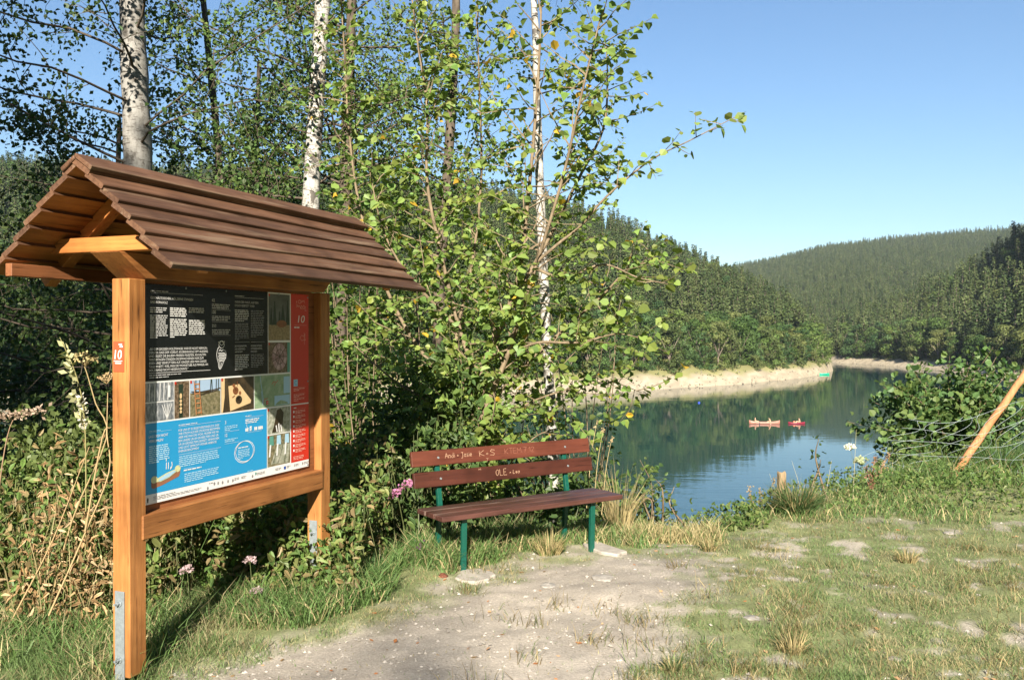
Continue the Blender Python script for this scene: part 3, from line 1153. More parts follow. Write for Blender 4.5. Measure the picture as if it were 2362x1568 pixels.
M_PGREY = picmat('photo_grey_woods', [(.3, (.05, .06, .07)), (.5, (.2, .22, .24)), (.68, (.55, .56, .57))], 26, (3, 1, 1))
M_PFOREST = picmat('photo_forest_floor', [(.3, (.03, .022, .014)), (.5, (.13, .085, .05)), (.7, (.34, .26, .17))], 60)
M_PSCRUB = picmat('photo_scrub', [(.3, (.06, .06, .03)), (.5, (.19, .17, .09)), (.7, (.36, .30, .20))], 55)
M_PMEADOW = picmat('photo_dry_meadow', [(.3, (.12, .085, .04)), (.5, (.27, .20, .10)), (.7, (.42, .34, .20))], 70)
M_PDARK = picmat('photo_dark', [(.3, (.012, .009, .006)), (.7, (.09, .06, .03))], 18)
M_PMAP = picmat('photo_map', [(.3, (.17, .27, .16)), (.5, (.25, .37, .22)), (.7, (.42, .50, .36))], 20)
M_PSTONE = picmat('photo_pale_rock', [(.3, (.12, .15, .09)), (.5, (.34, .35, .27)), (.7, (.6, .6, .52))], 40)
M_PPINK = picmat('photo_pink', [(.3, (.16, .07, .07)), (.5, (.40, .26, .27)), (.7, (.62, .48, .48))], 30)
M_PSKY = flat('photo_sky', (.38, .52, .70), .35)
M_PTAN = flat('photo_tan', (.72, .52, .28), .35, var=.08)
M_PBROWN = flat('photo_brown', (.22, .08, .03), .35, var=.3)
M_PDKGREEN = flat('photo_dark_green', (.02, .035, .02), .35, var=.4)
M_PTEAL = flat('photo_teal', (.10, .30, .24), .35)
M_PLADDER = flat('photo_ladder', (.55, .24, .10), .35)
M_PMIST = picmat('photo_mist', [(.3, (.05, .06, .055)), (.7, (.17, .18, .18))], 8)

pic = field('picture', 1.100, 1.309, 1.602, 1.876, M_PMIST)
field('picture_detail', 1.101, 1.308, 1.603, 1.695, M_PMEADOW, 2, pic)
for _x, _h, _w in ((1.125, .10, .03), (1.158, .14, .04), (1.205, .08, .03), (1.238, .12, .05), (1.285, .15, .04)):
    poly('picture_detail', [(_x - _w / 2, 1.693), (_x + _w / 2, 1.693), (_x + .003, 1.695 + _h), (_x - .003, 1.695 + _h)], M_PDKGREEN, 3, pic)
poly('picture_detail', ell(1.225, 1.70, .05, .022, 14)[:-1], M_PBROWN, 4, pic)
pic = field('picture', 1.098, 1.309, 1.409, 1.590, M_PFOREST)
field('picture_detail', 1.282, 1.308, 1.41, 1.589, M_PTEAL, 2, pic)
poly('picture_detail', ell(1.205, 1.505, .072, .080, 22)[:-1], M_PPINK, 3, pic)
strokes('picture_detail', [[(1.205, 1.505), (1.205 + .072 * math.cos(a), 1.505 + .080 * math.sin(a))] for a in np.arange(0, 6.2, .7)] + [ell(1.205, 1.505, .04, .044, 14)], .004, M_PDARK, 4, pic)
pic = field('picture', .112, .331, 1.309, 1.400, M_PGREY)
strokes('picture_detail', [[(x, 1.312), (x + .004, 1.398)] for x in (.13, .165, .20, .235, .262, .29)], .005, M_WHITE, 2, pic)
strokes('picture_detail', [[(.30, 1.385), (.30, 1.325)]], .014, M_WHITE, 3, pic)
pic = field('picture', .112, .331, 1.213, 1.303, M_PGREY)
strokes('picture_detail', [[(.285, 1.216), (x, 1.29)] for x in (.25, .268, .285, .30, .318)], .004, M_WHITE, 2, pic)
pic = field('picture', .336, .442, 1.213, 1.400, M_PFOREST)
poly('picture_detail', [(.368, 1.214), (.394, 1.214), (.397, 1.385), (.365, 1.385)], M_PDKGREEN, 2, pic)
for _z in (1.325, 1.300, 1.282, 1.262, 1.245): poly('picture_detail', ell(.380, _z, .009, .008 if _z < 1.31 else .015, 10)[:-1], M_PTAN, 3, pic)
pic = field('picture', .448, .681, 1.213, 1.400, M_PSCRUB)
field('picture_detail', .449, .680, 1.335, 1.399, M_PSKY, 2, pic)
strokes('picture_detail', [[(x, 1.335), (x + d, 1.399)] for x, d in ((.49, 0), (.515, .004), (.60, .006), (.615, -.004), (.645, .003), (.665, 0))], .006, M_PDKGREEN, 3, pic)
strokes('picture_detail', [[(.455, 1.342), (.56, 1.335), (.68, 1.350)], [(.46, 1.332), (.60, 1.343)], [(.52, 1.322), (.66, 1.340)]], .005, M_PDARK, 4, pic)
strokes('picture_detail', [[(.474, 1.398), (.492, 1.220)], [(.512, 1.385), (.530, 1.222)]] + [[(.476 + .004 * i, 1.38 - .025 * i), (.512 + .004 * i, 1.38 - .025 * i)] for i in range(7)], .0055, M_PLADDER, 5, pic)
pic = field('picture', .687, .965, 1.213, 1.400, M_PDARK)
poly('picture_detail', [(.688, 1.214), (.70, 1.215), (.715, 1.30), (.715, 1.399), (.688, 1.399)], M_PTAN, 2, pic)
poly('picture_detail', [(.745, 1.355), (.836, 1.362), (.94, 1.265), (.935, 1.250), (.76, 1.217)], M_PTAN, 2, pic)
for _x, _z, _a, _b, _m in ((.790, 1.356, .012, .010, M_PBROWN), (.805, 1.327, .024, .022, M_PBROWN), (.842, 1.312, .010, .011, M_PBROWN), (.832, 1.275, .028, .024, M_PDARK), (.832, 1.281, .020, .012, M_PSCRUB), (.805, 1.331, .018, .008, M_PLADDER)):
    poly('picture_detail', ell(_x, _z, _a, _b, 14)[:-1], _m, 3, pic)
strokes('picture_detail', [[(.775, 1.290), (.797, 1.300)], [(.818, 1.352), (.818, 1.378)]], .005, M_PBROWN, 4, pic)
pic = field('picture', .971, 1.309, 1.213, 1.400, M_PMAP)
field('picture_detail', 1.245, 1.307, 1.285, 1.385, M_PALEBLUE, 2, pic)
field('picture_detail', 1.155, 1.306, 1.218, 1.275, M_PALEBLUE, 2, pic)
poly('picture_detail', [(1.165, 1.224), (1.185, 1.236), (1.215, 1.246), (1.25, 1.24), (1.285, 1.228), (1.285, 1.222), (1.165, 1.220)], M_PMAP, 3, pic)
strokes('picture_detail', [[(1.02, 1.399), (1.03, 1.345), (1.04, 1.305), (1.052, 1.25), (1.046, 1.23), (1.036, 1.28), (1.032, 1.31)]], .005, M_PALEBLUE, 3, pic)
field('picture_detail', 1.076, 1.097, 1.228, 1.252, M_RED, 3, pic)
text('C', 1.081, 1.232, .015, M_WHITE, None, 5, pic)
strokes('picture_detail', [[(1.13, 1.345), (1.15, 1.36), (1.17, 1.352), (1.19, 1.366)], [(1.15, 1.335), (1.165, 1.35)], [(1.05, 1.235), (1.06, 1.262), (1.09, 1.265)]], .003, M_RED, 3, pic)
pic = field('picture', 1.089, 1.309, 1.052, 1.204, M_PSTONE)
poly('picture_detail', [(1.13, 1.06), (1.15, 1.10), (1.18, 1.19), (1.215, 1.198), (1.245, 1.17), (1.235, 1.10), (1.20, 1.06)], M_PDARK, 2, pic)
strokes('picture_detail', [[(1.17, 1.10), (1.18, 1.06)], [(1.195, 1.11), (1.20, 1.056)], [(1.215, 1.10), (1.225, 1.058)]], .010, M_WHITE, 3, pic)
pic = field('picture', 1.089, 1.309, .862, 1.046, M_PSCRUB)
poly('picture_detail', [(1.12, .875), (1.29, .864), (1.306, .98), (1.18, .985)], M_PSTONE, 2, pic)
strokes('picture_detail', [[(1.14, .88), (1.20, .985)], [(1.19, .874), (1.24, .985)], [(1.25, .868), (1.275, .985)]], .003, M_PDARK, 3, pic)
for _x in (1.125, 1.195, 1.275):
    poly('picture_detail', [(_x - .022, .985), (_x + .022, .985), (_x + .018, 1.04), (_x - .018, 1.04)], M_PALEBLUE if _x > 1.15 else M_PTEAL, 4, pic)
    strokes('picture_detail', [[(_x - .01, .99), (_x - .02, .92)]], .014, M_WHITE, 5, pic)
for _x in (.115, .338, .450, .690, 1.102, 1.100, 1.091):
    pass
for _s, _z in ((.114, 1.385), (.114, 1.288), (.336, 1.385), (.448, 1.385), (.687, 1.385), (1.100, 1.862), (1.098, 1.575), (1.089, 1.188), (1.089, 1.030)):
    field('picture_number', _s, _s + .012, _z, _z + .014, M_RED, 4)

# blue part
dashes(.165, .24, 1.168, 1, .01, .003, M_TXT2, 20, 1)
rule(.165, .315, 1.160, M_TXT2, .0012)
text('LASS DICH NICHT', .163, 1.134, .013, M_WHITE, .128)
text('VERKOHLEN!', .163, 1.112, .013, M_WHITE, .095)
dashes(.163, .305, 1.094, 9, .0098, .0050, M_TXT2, 21, .5)
dashes(.364, .50, 1.180, 1, .01, .0032, M_WHITE, 22, 1)
rule(.364, .682, 1.170, M_WHITE, .0012)
for _i, (_t, _w) in enumerate((('FÜR UNS IST ES SELBSTVERSTÄNDLICH, DASS', .306), ('WIR STROM AUS DER STECKDOSE BEKOMMEN,', .312), ('ABER WIE WAR DAS WOHL FRÜHER? WIE HA-', .304),
                               ('BEN UNSERE UR-UR-GROSSELTERN UND UR-', .302), ('UR-UR-GROSSELTERN GEHEIZT, GEWASCHEN', .304), ('UND LICHT GEMACHT? WOHER HABEN SIE', .284), ('ENERGIE BEKOMMEN?', .148))):
    text(_t, .364, 1.1455 - .0176 * _i, .0120, M_WHITE, _w)
rule(.364, .682, 1.028, M_WHITE, .0012)
dashes(.366, .672, 1.019, 6, .0098, .0045, M_TXT2, 23, .65)
dashes(.400, .53, .947, 1, .01, .006, M_WHITE, 45, 1)
rule(.400, .47, .953, M_TXT2, .001)
dashes(.405, .672, .926, 5, .0098, .0045, M_TXT2, 24, .55)
text('3', .716, 1.150, .018, M_WHITE)
dashes(.714, .825, 1.138, 3, .0098, .0042, M_TXT2, 25, .4)
rule(.714, .835, 1.107, M_WHITE, .001)
text('12', .716, 1.080, .018, M_WHITE)
dashes(.714, .825, 1.066, 2, .0098, .0042, M_TXT2, 26, .8)
rule(.714, .835, 1.042, M_WHITE, .001)
dashes(.888, .94, 1.180, 1, .01, .003, M_WHITE, 27, 1)
rule(.888, 1.05, 1.170, M_WHITE, .001)
dashes(.888, 1.018, 1.160, 3, .0092, .0045, M_WHITE, 28, .8)
strokes('drawn_arrow', [[(.902, 1.136), (.898, 1.122), (.908, 1.112), (.918, 1.108)]], .002, M_WHITE)
for _s, _w, _h in ((.888, .012, .018), (.902, .012, .018), (.926, .018, .026), (.967, .012, .018), (.981, .012, .018), (1.003, .012, .018), (1.017, .012, .018), (1.031, .012, .018)):
    field('answer_box', _s, _s + _w, 1.092, 1.092 + _h, M_WHITE, 3)
text('C', .930, 1.096, .016, M_BLUE, None, 5)
rule(.905, 1.035, 1.084, M_WHITE, .001)
strokes('drawn_circle', [ell(.876, .980, .082, .060, 26, 0, 2 * PI, .02), ell(.886, .983, .082, .058, 26, 0, 2 * PI, .03)], .0032, M_WHITE)
dashes(.826, .911, 1.009, 1, .01, .005, M_WHITE, 48, 1)
dashes(.824, .925, .994, 6, .0092, .0040, M_TXT2, 29, .4)
dashes(.905, .965, .868, 2, .006, .003, M_TXT2, 30, .7)
# washtub drawing
M_TUB, M_RIM = flat('print_tub_brown', (.30, .13, .07), .35), flat('print_tub_rim', (.60, .62, .34), .35)
poly('tub_drawing', [(.178, .918), (.178, .893), (.19, .884), (.25, .893), (.366, .920), (.374, .935), (.376, .955)], M_TUB, 2)
poly('tub_drawing', ell(.197, .928, .022, .018, 14)[:-1], M_RIM, 3)
poly('tub_drawing', ell(.357, .960, .021, .017, 14)[:-1], M_RIM, 3)
poly('tub_drawing', [(.205, .915), (.24, .912), (.30, .925), (.345, .945), (.35, .957), (.33, .958), (.28, .950), (.22, .932)], M_RIM, 4)
poly('tub_drawing', [(.222, .917), (.245, .917), (.30, .929), (.338, .946), (.34, .953), (.32, .953), (.28, .944), (.235, .930)], M_PALEBLUE, 5)
strokes('steam_drawing', [[(.277, .968), (.279, 1.002)], [(.277, 1.008), (.279, 1.020)], [(.292, .967), (.293, 1.000)], [(.313, .968), (.318, .985), (.315, 1.000)], [(.307, .963), (.309, .976)]], .0045, M_WHITE)
# red part
strokes('handwriting', [[(1.372, 1.835), (1.380, 1.842), (1.376, 1.826)], ell(1.408, 1.838, .016, .010, 10), [(1.42, 1.83), (1.435, 1.847), (1.44, 1.838), (1.455, 1.848), (1.462, 1.832)],
                        [(1.375, 1.818), (1.382, 1.822), (1.379, 1.804), (1.392, 1.816), (1.40, 1.806), (1.412, 1.816), (1.418, 1.796), (1.428, 1.816), (1.44, 1.806), (1.455, 1.818), (1.46, 1.804), (1.475, 1.808)], [(1.415, 1.798), (1.472, 1.798)], [(1.46, 1.786), (1.48, 1.786)]], .0028, M_TXT3)
text('10', 1.390, 1.710, .046, M_WHITE, .072, shear=.15)
rule(1.352, 1.482, 1.693, M_TXT3, .0014)
dashes(1.352, 1.405, 1.684, 1, .01, .008, M_WHITE, 49, 1)
strokes('leaf_drawing', [[(1.41, 1.615), (1.43, 1.632), (1.45, 1.625), (1.465, 1.642), (1.46, 1.62), (1.47, 1.60), (1.45, 1.605), (1.432, 1.598), (1.41, 1.615)], [(1.455, 1.65), (1.458, 1.575)]], .002, M_TXT3)
field('letter_box', 1.345, 1.388, 1.320, 1.362, M_PALEBLUE, 2)
text('C', 1.354, 1.328, .028, M_BLUE, None, 4)
for _z, _n in ((1.306, 2), (1.268, 2), (1.243, 2)):
    rule(1.345, 1.468, _z + .006, M_TXT3, .0009)
    dashes(1.345, 1.46, _z, _n, .0098, .0042, M_TXT3, int(_z * 999), .5)
dashes(1.345, 1.38, 1.191, 1, .01, .005, M_WHITE, 47, 1)
rule(1.345, 1.47, 1.181, M_TXT3, .0009)
for _i in range(9):
    _z = 1.168 - _i * .0295
    field('tick_box', 1.340, 1.353, _z - .010, _z + .004, M_WHITE, 3)
    dashes(1.362, 1.470, _z + .003, 3, .0078, .0036, M_TXT3, 300 + _i, .6)
dashes(1.340, 1.455, .892, 3, .0085, .0036, M_TXT3, 320, .9)
# white strip: faint small print and emblems
dashes(.19, .52, .846, 1, .008, .003, M_DKTEXT, 40, .45)
dashes(.19, .55, .838, 2, .007, .0024, M_DKTEXT, 41, .9)
dashes(.585, .618, .850, 1, .008, .004, M_DKTEXT, 46, 1)
for _s, _z, _m in ((.573, .824, M_GREY), (.625, .840, M_GREY), (.655, .838, M_DKTEXT), (.690, .836, M_GREY), (.735, .836, M_DKTEXT), (.775, .834, M_GREY), (.945, .832, M_GREY), (.975, .842, M_PTEAL), (1.432, .838, M_DKTEXT)):
    poly('emblem', [(_s, _z - .009), (_s + .011, _z - .005), (_s + .012, _z + .005), (_s + .006, _z + .010), (_s - .001, _z + .004)], _m, 2)
field('emblem', 1.245, 1.266, .828, .846, flat('print_dark_blue', (.02, .08, .35), .35), 2)
for _s, _w in ((.792, .05), (.850, .045), (.990, .085), (1.16, .06), (1.272, .04), (1.345, .06), (1.45, .05)):
    dashes(_s, _s + _w, .845, 2, .008, .0035, M_DKTEXT, int(_s * 777), .8)
poly('emblem', [(.150, .838), (.156, .848), (.160, .838), (.157, .822), (.152, .822)], M_BLACK, 2)
# fixing screws of the panel
for _s, _z in ((.135, 1.872), (.42, 1.874), (.73, 1.874), (1.20, 1.874), (1.495, 1.868), (1.495, 1.345), (1.49, .825), (.135, .825)):
    bm = bmesh.new()
    bmesh.ops.create_uvsphere(bm, u_segments=10, v_segments=6, radius=.006, matrix=Matrix.Translation((_s, PY - .001, _z)) @ Matrix.Diagonal((1, .6, 1, 1)))
    link('screw', bm_mesh('screw', bm, M_ZINC, True), panel)


# number plate lettering on the left face of the left post (seen from the left: local y runs right to left)
def on_plate(y0, z0):
    return lambda x, h: np.stack([np.full(len(x), -.0042), y0 - x, z0 + h], 1)


text('10', 0, 0, .044, M_WHITE, .044, 3, npl, on_plate(.084, 1.523), .12)
def plate_bar(s, e, z0, z1):
    link('ruled_line', np_mesh('ruled_line', [(-.0042, s, z0), (-.0042, e, z0), (-.0042, e, z1), (-.0042, s, z1)], [[0, 1, 2, 3]], M_WHITE), npl)
plate_bar(.088, .037, 1.512, 1.515)
plate_bar(.080, .044, 1.501, 1.507)
plate_bar(.058, .038, 1.588, 1.594)
plate_bar(.052, .034, 1.578, 1.584)

# ------------------------------------------------------------------ the bench
BT = math.atan(3170 / 2030)
BDIR = Vector((math.sin(BT), math.cos(BT), 0))
bench = empty('park_bench', (-.465, 5.897, 0), math.atan2(BDIR.y, BDIR.x))       # local x along the seat, local y to the back
tag(bench, 'wooden park bench with reddish brown slats, carved letters and green steel legs', 'bench')


def bpart(name, bm, m, parent=bench): return link(name, bm_mesh(name, bm, m), parent)


BL_ = 1.565
for k in range(3):
    y0 = .002 + k * .125
    bpart('seat_slat', box(-.003 * k, BL_ + .004 * (k % 2), y0, y0 + .119, .374, .410, .005), M_SEAT)
backs = []
for (z0, z1, y0, y1) in ((.545, .652, .392, .412), (.690, .799, .432, .452)):
    bm = prism([(y0, z0), (y0 + .032, z0 - .004), (y1 + .032, z1 - .004), (y1, z1)], -.012, BL_ + .012, 'x', .004)
    backs.append((bpart('back_slat', bm, M_SLAT), y0, y1, z0, z1))
for xs, xr in ((.205, .20), (1.325, 1.335)):
    # front leg: flat bar with flange, leaning a little
    bm = prism([(xs - .020, .062), (xs + .020, .062), (xs + .020, .071), (xs + .005, .071), (xs + .005, .108), (xs - .005, .108), (xs - .005, .071), (xs - .020, .071)], -.06, .373, 'z', .001)
    for v in bm.verts: v.co.y += .0 + (.373 - v.co.z) * .03
    bpart('leg', bm, M_STEEL)
    # rear leg that carries the backrest
    bm = prism([(.470, -.35), (.500, -.35), (.436, .41), (.500, .785), (.470, .790), (.404, .41)], xr - .017, xr + .017, 'x', .002)
    bpart('rear_leg', bm, M_STEEL)
    bpart('seat_bearer', box(xs - .019, xs + .019, .11, .43, .334, .372, .002), M_STEEL)
    for (o, y0, y1, z0, z1) in backs:
        bm = bmesh.new()
        bmesh.ops.create_cone(bm, cap_ends=True, segments=10, radius1=.009, radius2=.007, depth=.008,
                              matrix=Matrix.Translation((xr, (y0 + y1) / 2 - .002, (z0 + z1) / 2)) @ Matrix.Rotation(PI / 2, 4, 'X'))
        link('bolt', bm_mesh('bolt', bm, M_ZINC), o)


GLYPH = {   # hand-scratched letters: strokes on a unit height
    'A': [[(0, 0), (.28, 1), (.56, 0)], [(.1, .4), (.46, .4)]], 'n': [[(0, 0), (0, .6)], [(0, .45), (.2, .62), (.34, .45), (.34, 0)]],
    'd': [[(.36, 1), (.36, 0)], [(.36, .5), (.15, .6), (0, .3), (.15, 0), (.36, .1)]], 'i': [[(.05, 0), (.05, .6)], [(.05, .8), (.05, .86)]],
    '+': [[(0, .35), (.3, .35)], [(.15, .18), (.15, .55)]], 'J': [[(0, .9), (.4, .9)], [(.3, .9), (.3, -.1), (.15, -.25), (0, -.12)]],
    'a': [[(.36, .6), (.36, 0)], [(.36, .5), (.15, .6), (0, .3), (.15, 0), (.36, .1)]], 's': [[(.3, .55), (.1, .6), (.02, .45), (.28, .2), (.2, 0), (0, .05)]],
    'e': [[(0, .3), (.34, .32), (.28, .56), (.1, .58), (0, .3), (.1, .02), (.34, .08)]], 'K': [[(0, 0), (0, 1)], [(.5, 1), (.02, .45), (.52, 0)]],
    'S': [[(.5, .88), (.2, 1), (.03, .75), (.46, .35), (.4, .03), (0, .08)]], 'T': [[(0, 1), (.5, 1)], [(.25, 1), (.25, 0)]], 'E': [[(.42, 1), (0, 1), (0, 0), (.44, 0)], [(0, .5), (.35, .5)]],
    'M': [[(0, 0), (.05, 1), (.3, .4), (.55, 1), (.6, 0)]], '.': [[(.03, 0), (.08, .04)]], '7': [[(0, 1), (.45, 1), (.15, 0)], [(.1, .5), (.4, .5)]], '1': [[(0, .7), (.2, 1), (.2, 0)]],
    '2': [[(0, .8), (.2, 1), (.4, .8), (0, 0), (.45, 0)]], 'O': [[(.25, 1), (.03, .7), (.05, .2), (.25, 0), (.45, .3), (.42, .8), (.25, 1)]], 'L': [[(0, 1), (0, 0), (.42, 0)]], ' ': []}
ADV = {'A': .7, 'n': .5, 'd': .52, 'i': .22, '+': .45, 'J': .55, 'a': .5, 's': .42, 'e': .48, 'K': .68, 'S': .66, 'T': .62, 'E': .58, 'M': .78, '.': .22, '7': .58, '1': .4, '2': .6, 'O': .62, 'L': .56, ' ': .3}


def carve(body, x0, frac, cap, width, slat, shear=0.0, m=None, pen=.0027):
    o, y0, y1, z0, z1 = slat
    t = Vector((0, y1 - y0, z1 - z0)).normalized()
    lines, cx_ = [], 0.0
    rg = np.random.default_rng(len(body))
    for ch in body:
        lines += [[(cx_ + a + b * shear + rg.normal(0, .015), b + rg.normal(0, .015)) for a, b in ln] for ln in GLYPH[ch]]
        cx_ += ADV[ch]
    k = width / max(cx_ - .15, .3)
    V, F = [], []
    for ln in lines:
        for (a, b), (c, d) in zip(ln[:-1], ln[1:]):
            a, b, c, d = a * k, b * cap, c * k, d * cap
            L = math.hypot(c - a, d - b) + 1e-9
            nx, nz = -(d - b) / L * pen / 2, (c - a) / L * pen / 2
            i = len(V)
            for x, h in ((a - nx, b - nz), (c - nx, d - nz), (c + nx, d + nz), (a + nx, b + nz)):
                zz, yy = z0 + (z1 - z0) * frac, y0 + (y1 - y0) * frac
                V.append((x0 + x, yy + t.y * h - .0012, zz + t.z * h))
            F.append((i, i + 1, i + 2, i + 3))
    link('carved_letters', np_mesh('carved_letters', V, F, m or M_CARVE), o)


M_CARVE2 = flat('faint_carving', (.24, .10, .065), .7, .2)
up_, lo_ = backs[1], backs[0]
carve('Andi + Jasie', .255, .42, .036, .225, up_)
carve('K+S', .545, .36, .042, .135, up_)
carve('KTEM.7.12', .77, .36, .040, .27, up_, 0, M_CARVE2)
carve('OLE', .665, .32, .046, .095, lo_)
carve('+ Lea', .785, .36, .026, .09, lo_, .1)
carve('M', .52, .80, .012, .02, lo_, 0, None, .002)
carve('T', .60, .05, .014, .02, up_, 0, None, .002)


def pad(name, cx, cy, rx, ry, rot, z, label):
    n = 18
    rg = np.random.default_rng(int(abs(cx) * 1000))
    rad = rg.uniform(.8, 1.12, n)
    c, s = math.cos(rot), math.sin(rot)
    pts = []
    for i in range(n):
        a = i / n * 2 * PI
        q = (abs(math.cos(a)) ** 4 + abs(math.sin(a)) ** 4) ** -.25
        x, y = rx * q * rad[i] * math.cos(a), ry * q * rad[i] * math.sin(a)
        pts.append((cx + c * x - s * y, cy + s * x + c * y))
    o = link(name, bm_mesh(name, prism(pts, z - .2, z, 'z', .008), M_CONC))
    tag(o, label, 'footing')


pad('concrete_footing', -.25, 5.95, .13, .16, -.35, .012, 'pale worn concrete footing under the left front bench leg')
pad('concrete_footing', .70, 6.72, .09, .24, .55, .012, 'long pale concrete footing under the right bench legs')

# ------------------------------------------------------------------ trees and shrubs close by
def wiggle(rng, p0, d0, L, n, wig=.12, up=.0):
    """a wandering limb: n+1 points from p0"""
    p, d = np.array(p0, float), unit(np.array(d0, float))
    pts = [p.copy()]
    for _ in range(n):
        d = unit(d + rng.normal(0, wig, 3) + np.array([0, 0, up]))
        p = p + d * L / n
        pts.append(p.copy())
    return np.array(pts)


def along(pts, t):
    """point and direction at fraction t of a polyline"""
    s = np.concatenate([[0], np.cumsum(np.linalg.norm(np.diff(pts, axis=0), axis=1))])
    q = t * s[-1]
    i = min(len(pts) - 2, max(0, np.searchsorted(s, q) - 1))
    f = (q - s[i]) / (s[i + 1] - s[i] + 1e-9)
    return pts[i] * (1 - f) + pts[i + 1] * f, unit(pts[i + 1] - pts[i])


def smooth_path(pts, k=4):
    """Catmull-Rom through the given points"""
    P = np.array(pts, float)
    P = np.concatenate([[2 * P[0] - P[1]], P, [2 * P[-1] - P[-2]]])
    out = []
    for i in range(1, len(P) - 2):
        for j in range(k):
            t = j / k
            out.append(.5 * (2 * P[i] + (P[i + 1] - P[i - 1]) * t + (2 * P[i - 1] - 5 * P[i] + 4 * P[i + 1] - P[i + 2]) * t * t + (3 * P[i] - P[i - 1] - 3 * P[i + 1] + P[i + 2]) * t ** 3))
    out.append(P[-2])
    return np.array(out)


def leaf_cols(rng, n, base, var=.3, odd=None, odd_p=.03):
    v = rng.uniform(1 - var, 1 + var, (n, 1))
    w = rng.uniform(-.18, .18, (n, 1))
    c = np.array(base)[None] * v * np.concatenate([1 + w, np.ones((n, 1)), 1 - w * .5], 1)
    if odd is not None:
        k = rng.uniform(size=n) < odd_p
        c[k] = np.array(odd) * rng.uniform(.8, 1.2, (k.sum(), 1))
    return np.clip(c, 0, 1)


# white trunks that stay in view between the leaves in front of them: (x, y) along the trunk, half width, depth
IN_VIEW = [([(717, 490), (730, 240), (745, 0)], 17, 12.0), ([(1262, 780), (1256, 690), (1246, 470), (1238, 240), (1230, 0)], 13, 8.6), ([(320, 400), (312, 180), (306, 0)], 26, 11.5)]


def thin_out(A, rng, frac=.78):
    """which leaves stay: most of those right in front of a white trunk have dropped"""
    px = CX + FPX * A[:, 0] / np.maximum(A[:, 1], .1)
    py = HY - FPX * (A[:, 2] - EYE) / np.maximum(A[:, 1], .1)
    gone = np.zeros(len(A), bool)
    for line, hw, dep in IN_VIEW:
        l = sorted(line, key=lambda p: p[1])
        cx_ = np.interp(py, [p[1] for p in l], [p[0] for p in l])
        gone |= (np.abs(px - cx_) < hw) & (A[:, 1] < dep) & (py < l[-1][1])
    return ~(gone & (rng.uniform(0, 1, len(A)) < frac))


class Tree:
    """trunk tubes, twig tubes and leaf spots of one tree"""
    def __init__(self, seed):
        self.rng = np.random.default_rng(seed)
        self.trunk, self.twig = Soup(), Soup()
        self.P, self.D = [], []

    def limb(self, p0, d0, L, r, nsub, sub, per, wig=.13, up=.03, leafy0=.25, subup=0.0, spread=.06):
        """a limb with side shoots; per leaves on each shoot"""
        g = self.rng
        pts = wiggle(g, p0, d0, L, 7, wig, up)
        self.twig.tube(pts, np.linspace(r, r * .25, len(pts)), 4)
        for k in range(nsub):
            t = leafy0 + (1 - leafy0) * (k + g.uniform(.1, .9)) / nsub
            q, d = along(pts, min(t, .99))
            side = unit(np.cross(d, g.normal(0, 1, 3)))
            s = wiggle(g, q, d * .55 + side, sub * g.uniform(.6, 1.2), 4, .18, subup)
            self.twig.tube(s, np.linspace(r * .35, r * .12, len(s)), 3)
            self.shoot(s, per, spread)
        self.shoot(pts[4:], per, spread)

    def shoot(self, s, per, spread=.06):
        g = self.rng
        for _ in range(per):
            q, d = along(s, g.uniform(.15, 1))
            self.P.append(q + g.normal(0, spread, 3))
            self.D.append(d * .4 + g.normal(0, .8, 3))

    def finish(self, name, label, cat, barkm, size, base, var=.3, odd=None, odd_p=.03, group=None, wr=.8, droop=.35, single=0, loc=None, flat_=.6, quads=False, lm=None):
        g = self.rng
        root = empty(name, loc if loc is not None else (0, 0, 0))
        tag(root, label, cat, group)
        off = np.array(root.location)
        st = thin_out(np.array(self.P), g)
        P = np.array(self.P)[st] - off
        D = np.array(self.D)[st] + np.array([0, 0, -droop])
        N = unit(np.array([0, -.45, .8]) * flat_ + g.normal(0, .55, P.shape))
        S = size * g.uniform(.65, 1.2, len(P))
        C = leaf_cols(g, len(P), base, var, odd, odd_p)
        for sp, nm in ((self.trunk, 'trunk'), (self.twig, 'branches')):
            if sp.n:
                sp.V = [np.concatenate(sp.V) - off]
                link(nm, sp.mesh(nm, barkm if nm == 'trunk' else (M_HBARK if barkm is M_HBARK else M_BARK), True), root)
        lm = lm or M_TREELEAF
        o = np.argsort(P[:, 1]) if single else np.arange(len(P))
        own, rest = o[:single], o[single:]
        if single:
            variants = []
            for k in range(6):
                j = own[int(k * len(own) / 6)]
                V, F = leaf_geo(np.zeros((1, 3)), np.array([[0, 1.0, 0]]), np.array([[0, 0, 1.0]]), 1.0, wr * g.uniform(.9, 1.1), g.uniform(.05, .35))
                variants.append(np_mesh('leaf', V, F, lm, np.repeat(C[j:j + 1], 6, 0)))
            for j in own:
                d = Vector(unit(D[j]))
                s = Vector(np.cross(unit(D[j]), N[j])).normalized()
                u = s.cross(d)
                lf = link('leaf', variants[int(g.integers(0, 6))], root)
                lf.matrix_basis = Matrix.Translation(Vector(P[j])) @ Matrix((s, d, u)).transposed().to_4x4() @ Matrix.Scale(S[j], 4)
        V, F = (quad_geo if quads else leaf_geo)(P[rest], D[rest], N[rest], S[rest], wr)
        cr = link('crown', np_mesh('crown', V, F, lm, np.repeat(C[rest], 4 if quads else 6, 0)), root)
        cr['kind'] = 'stuff'
        return root


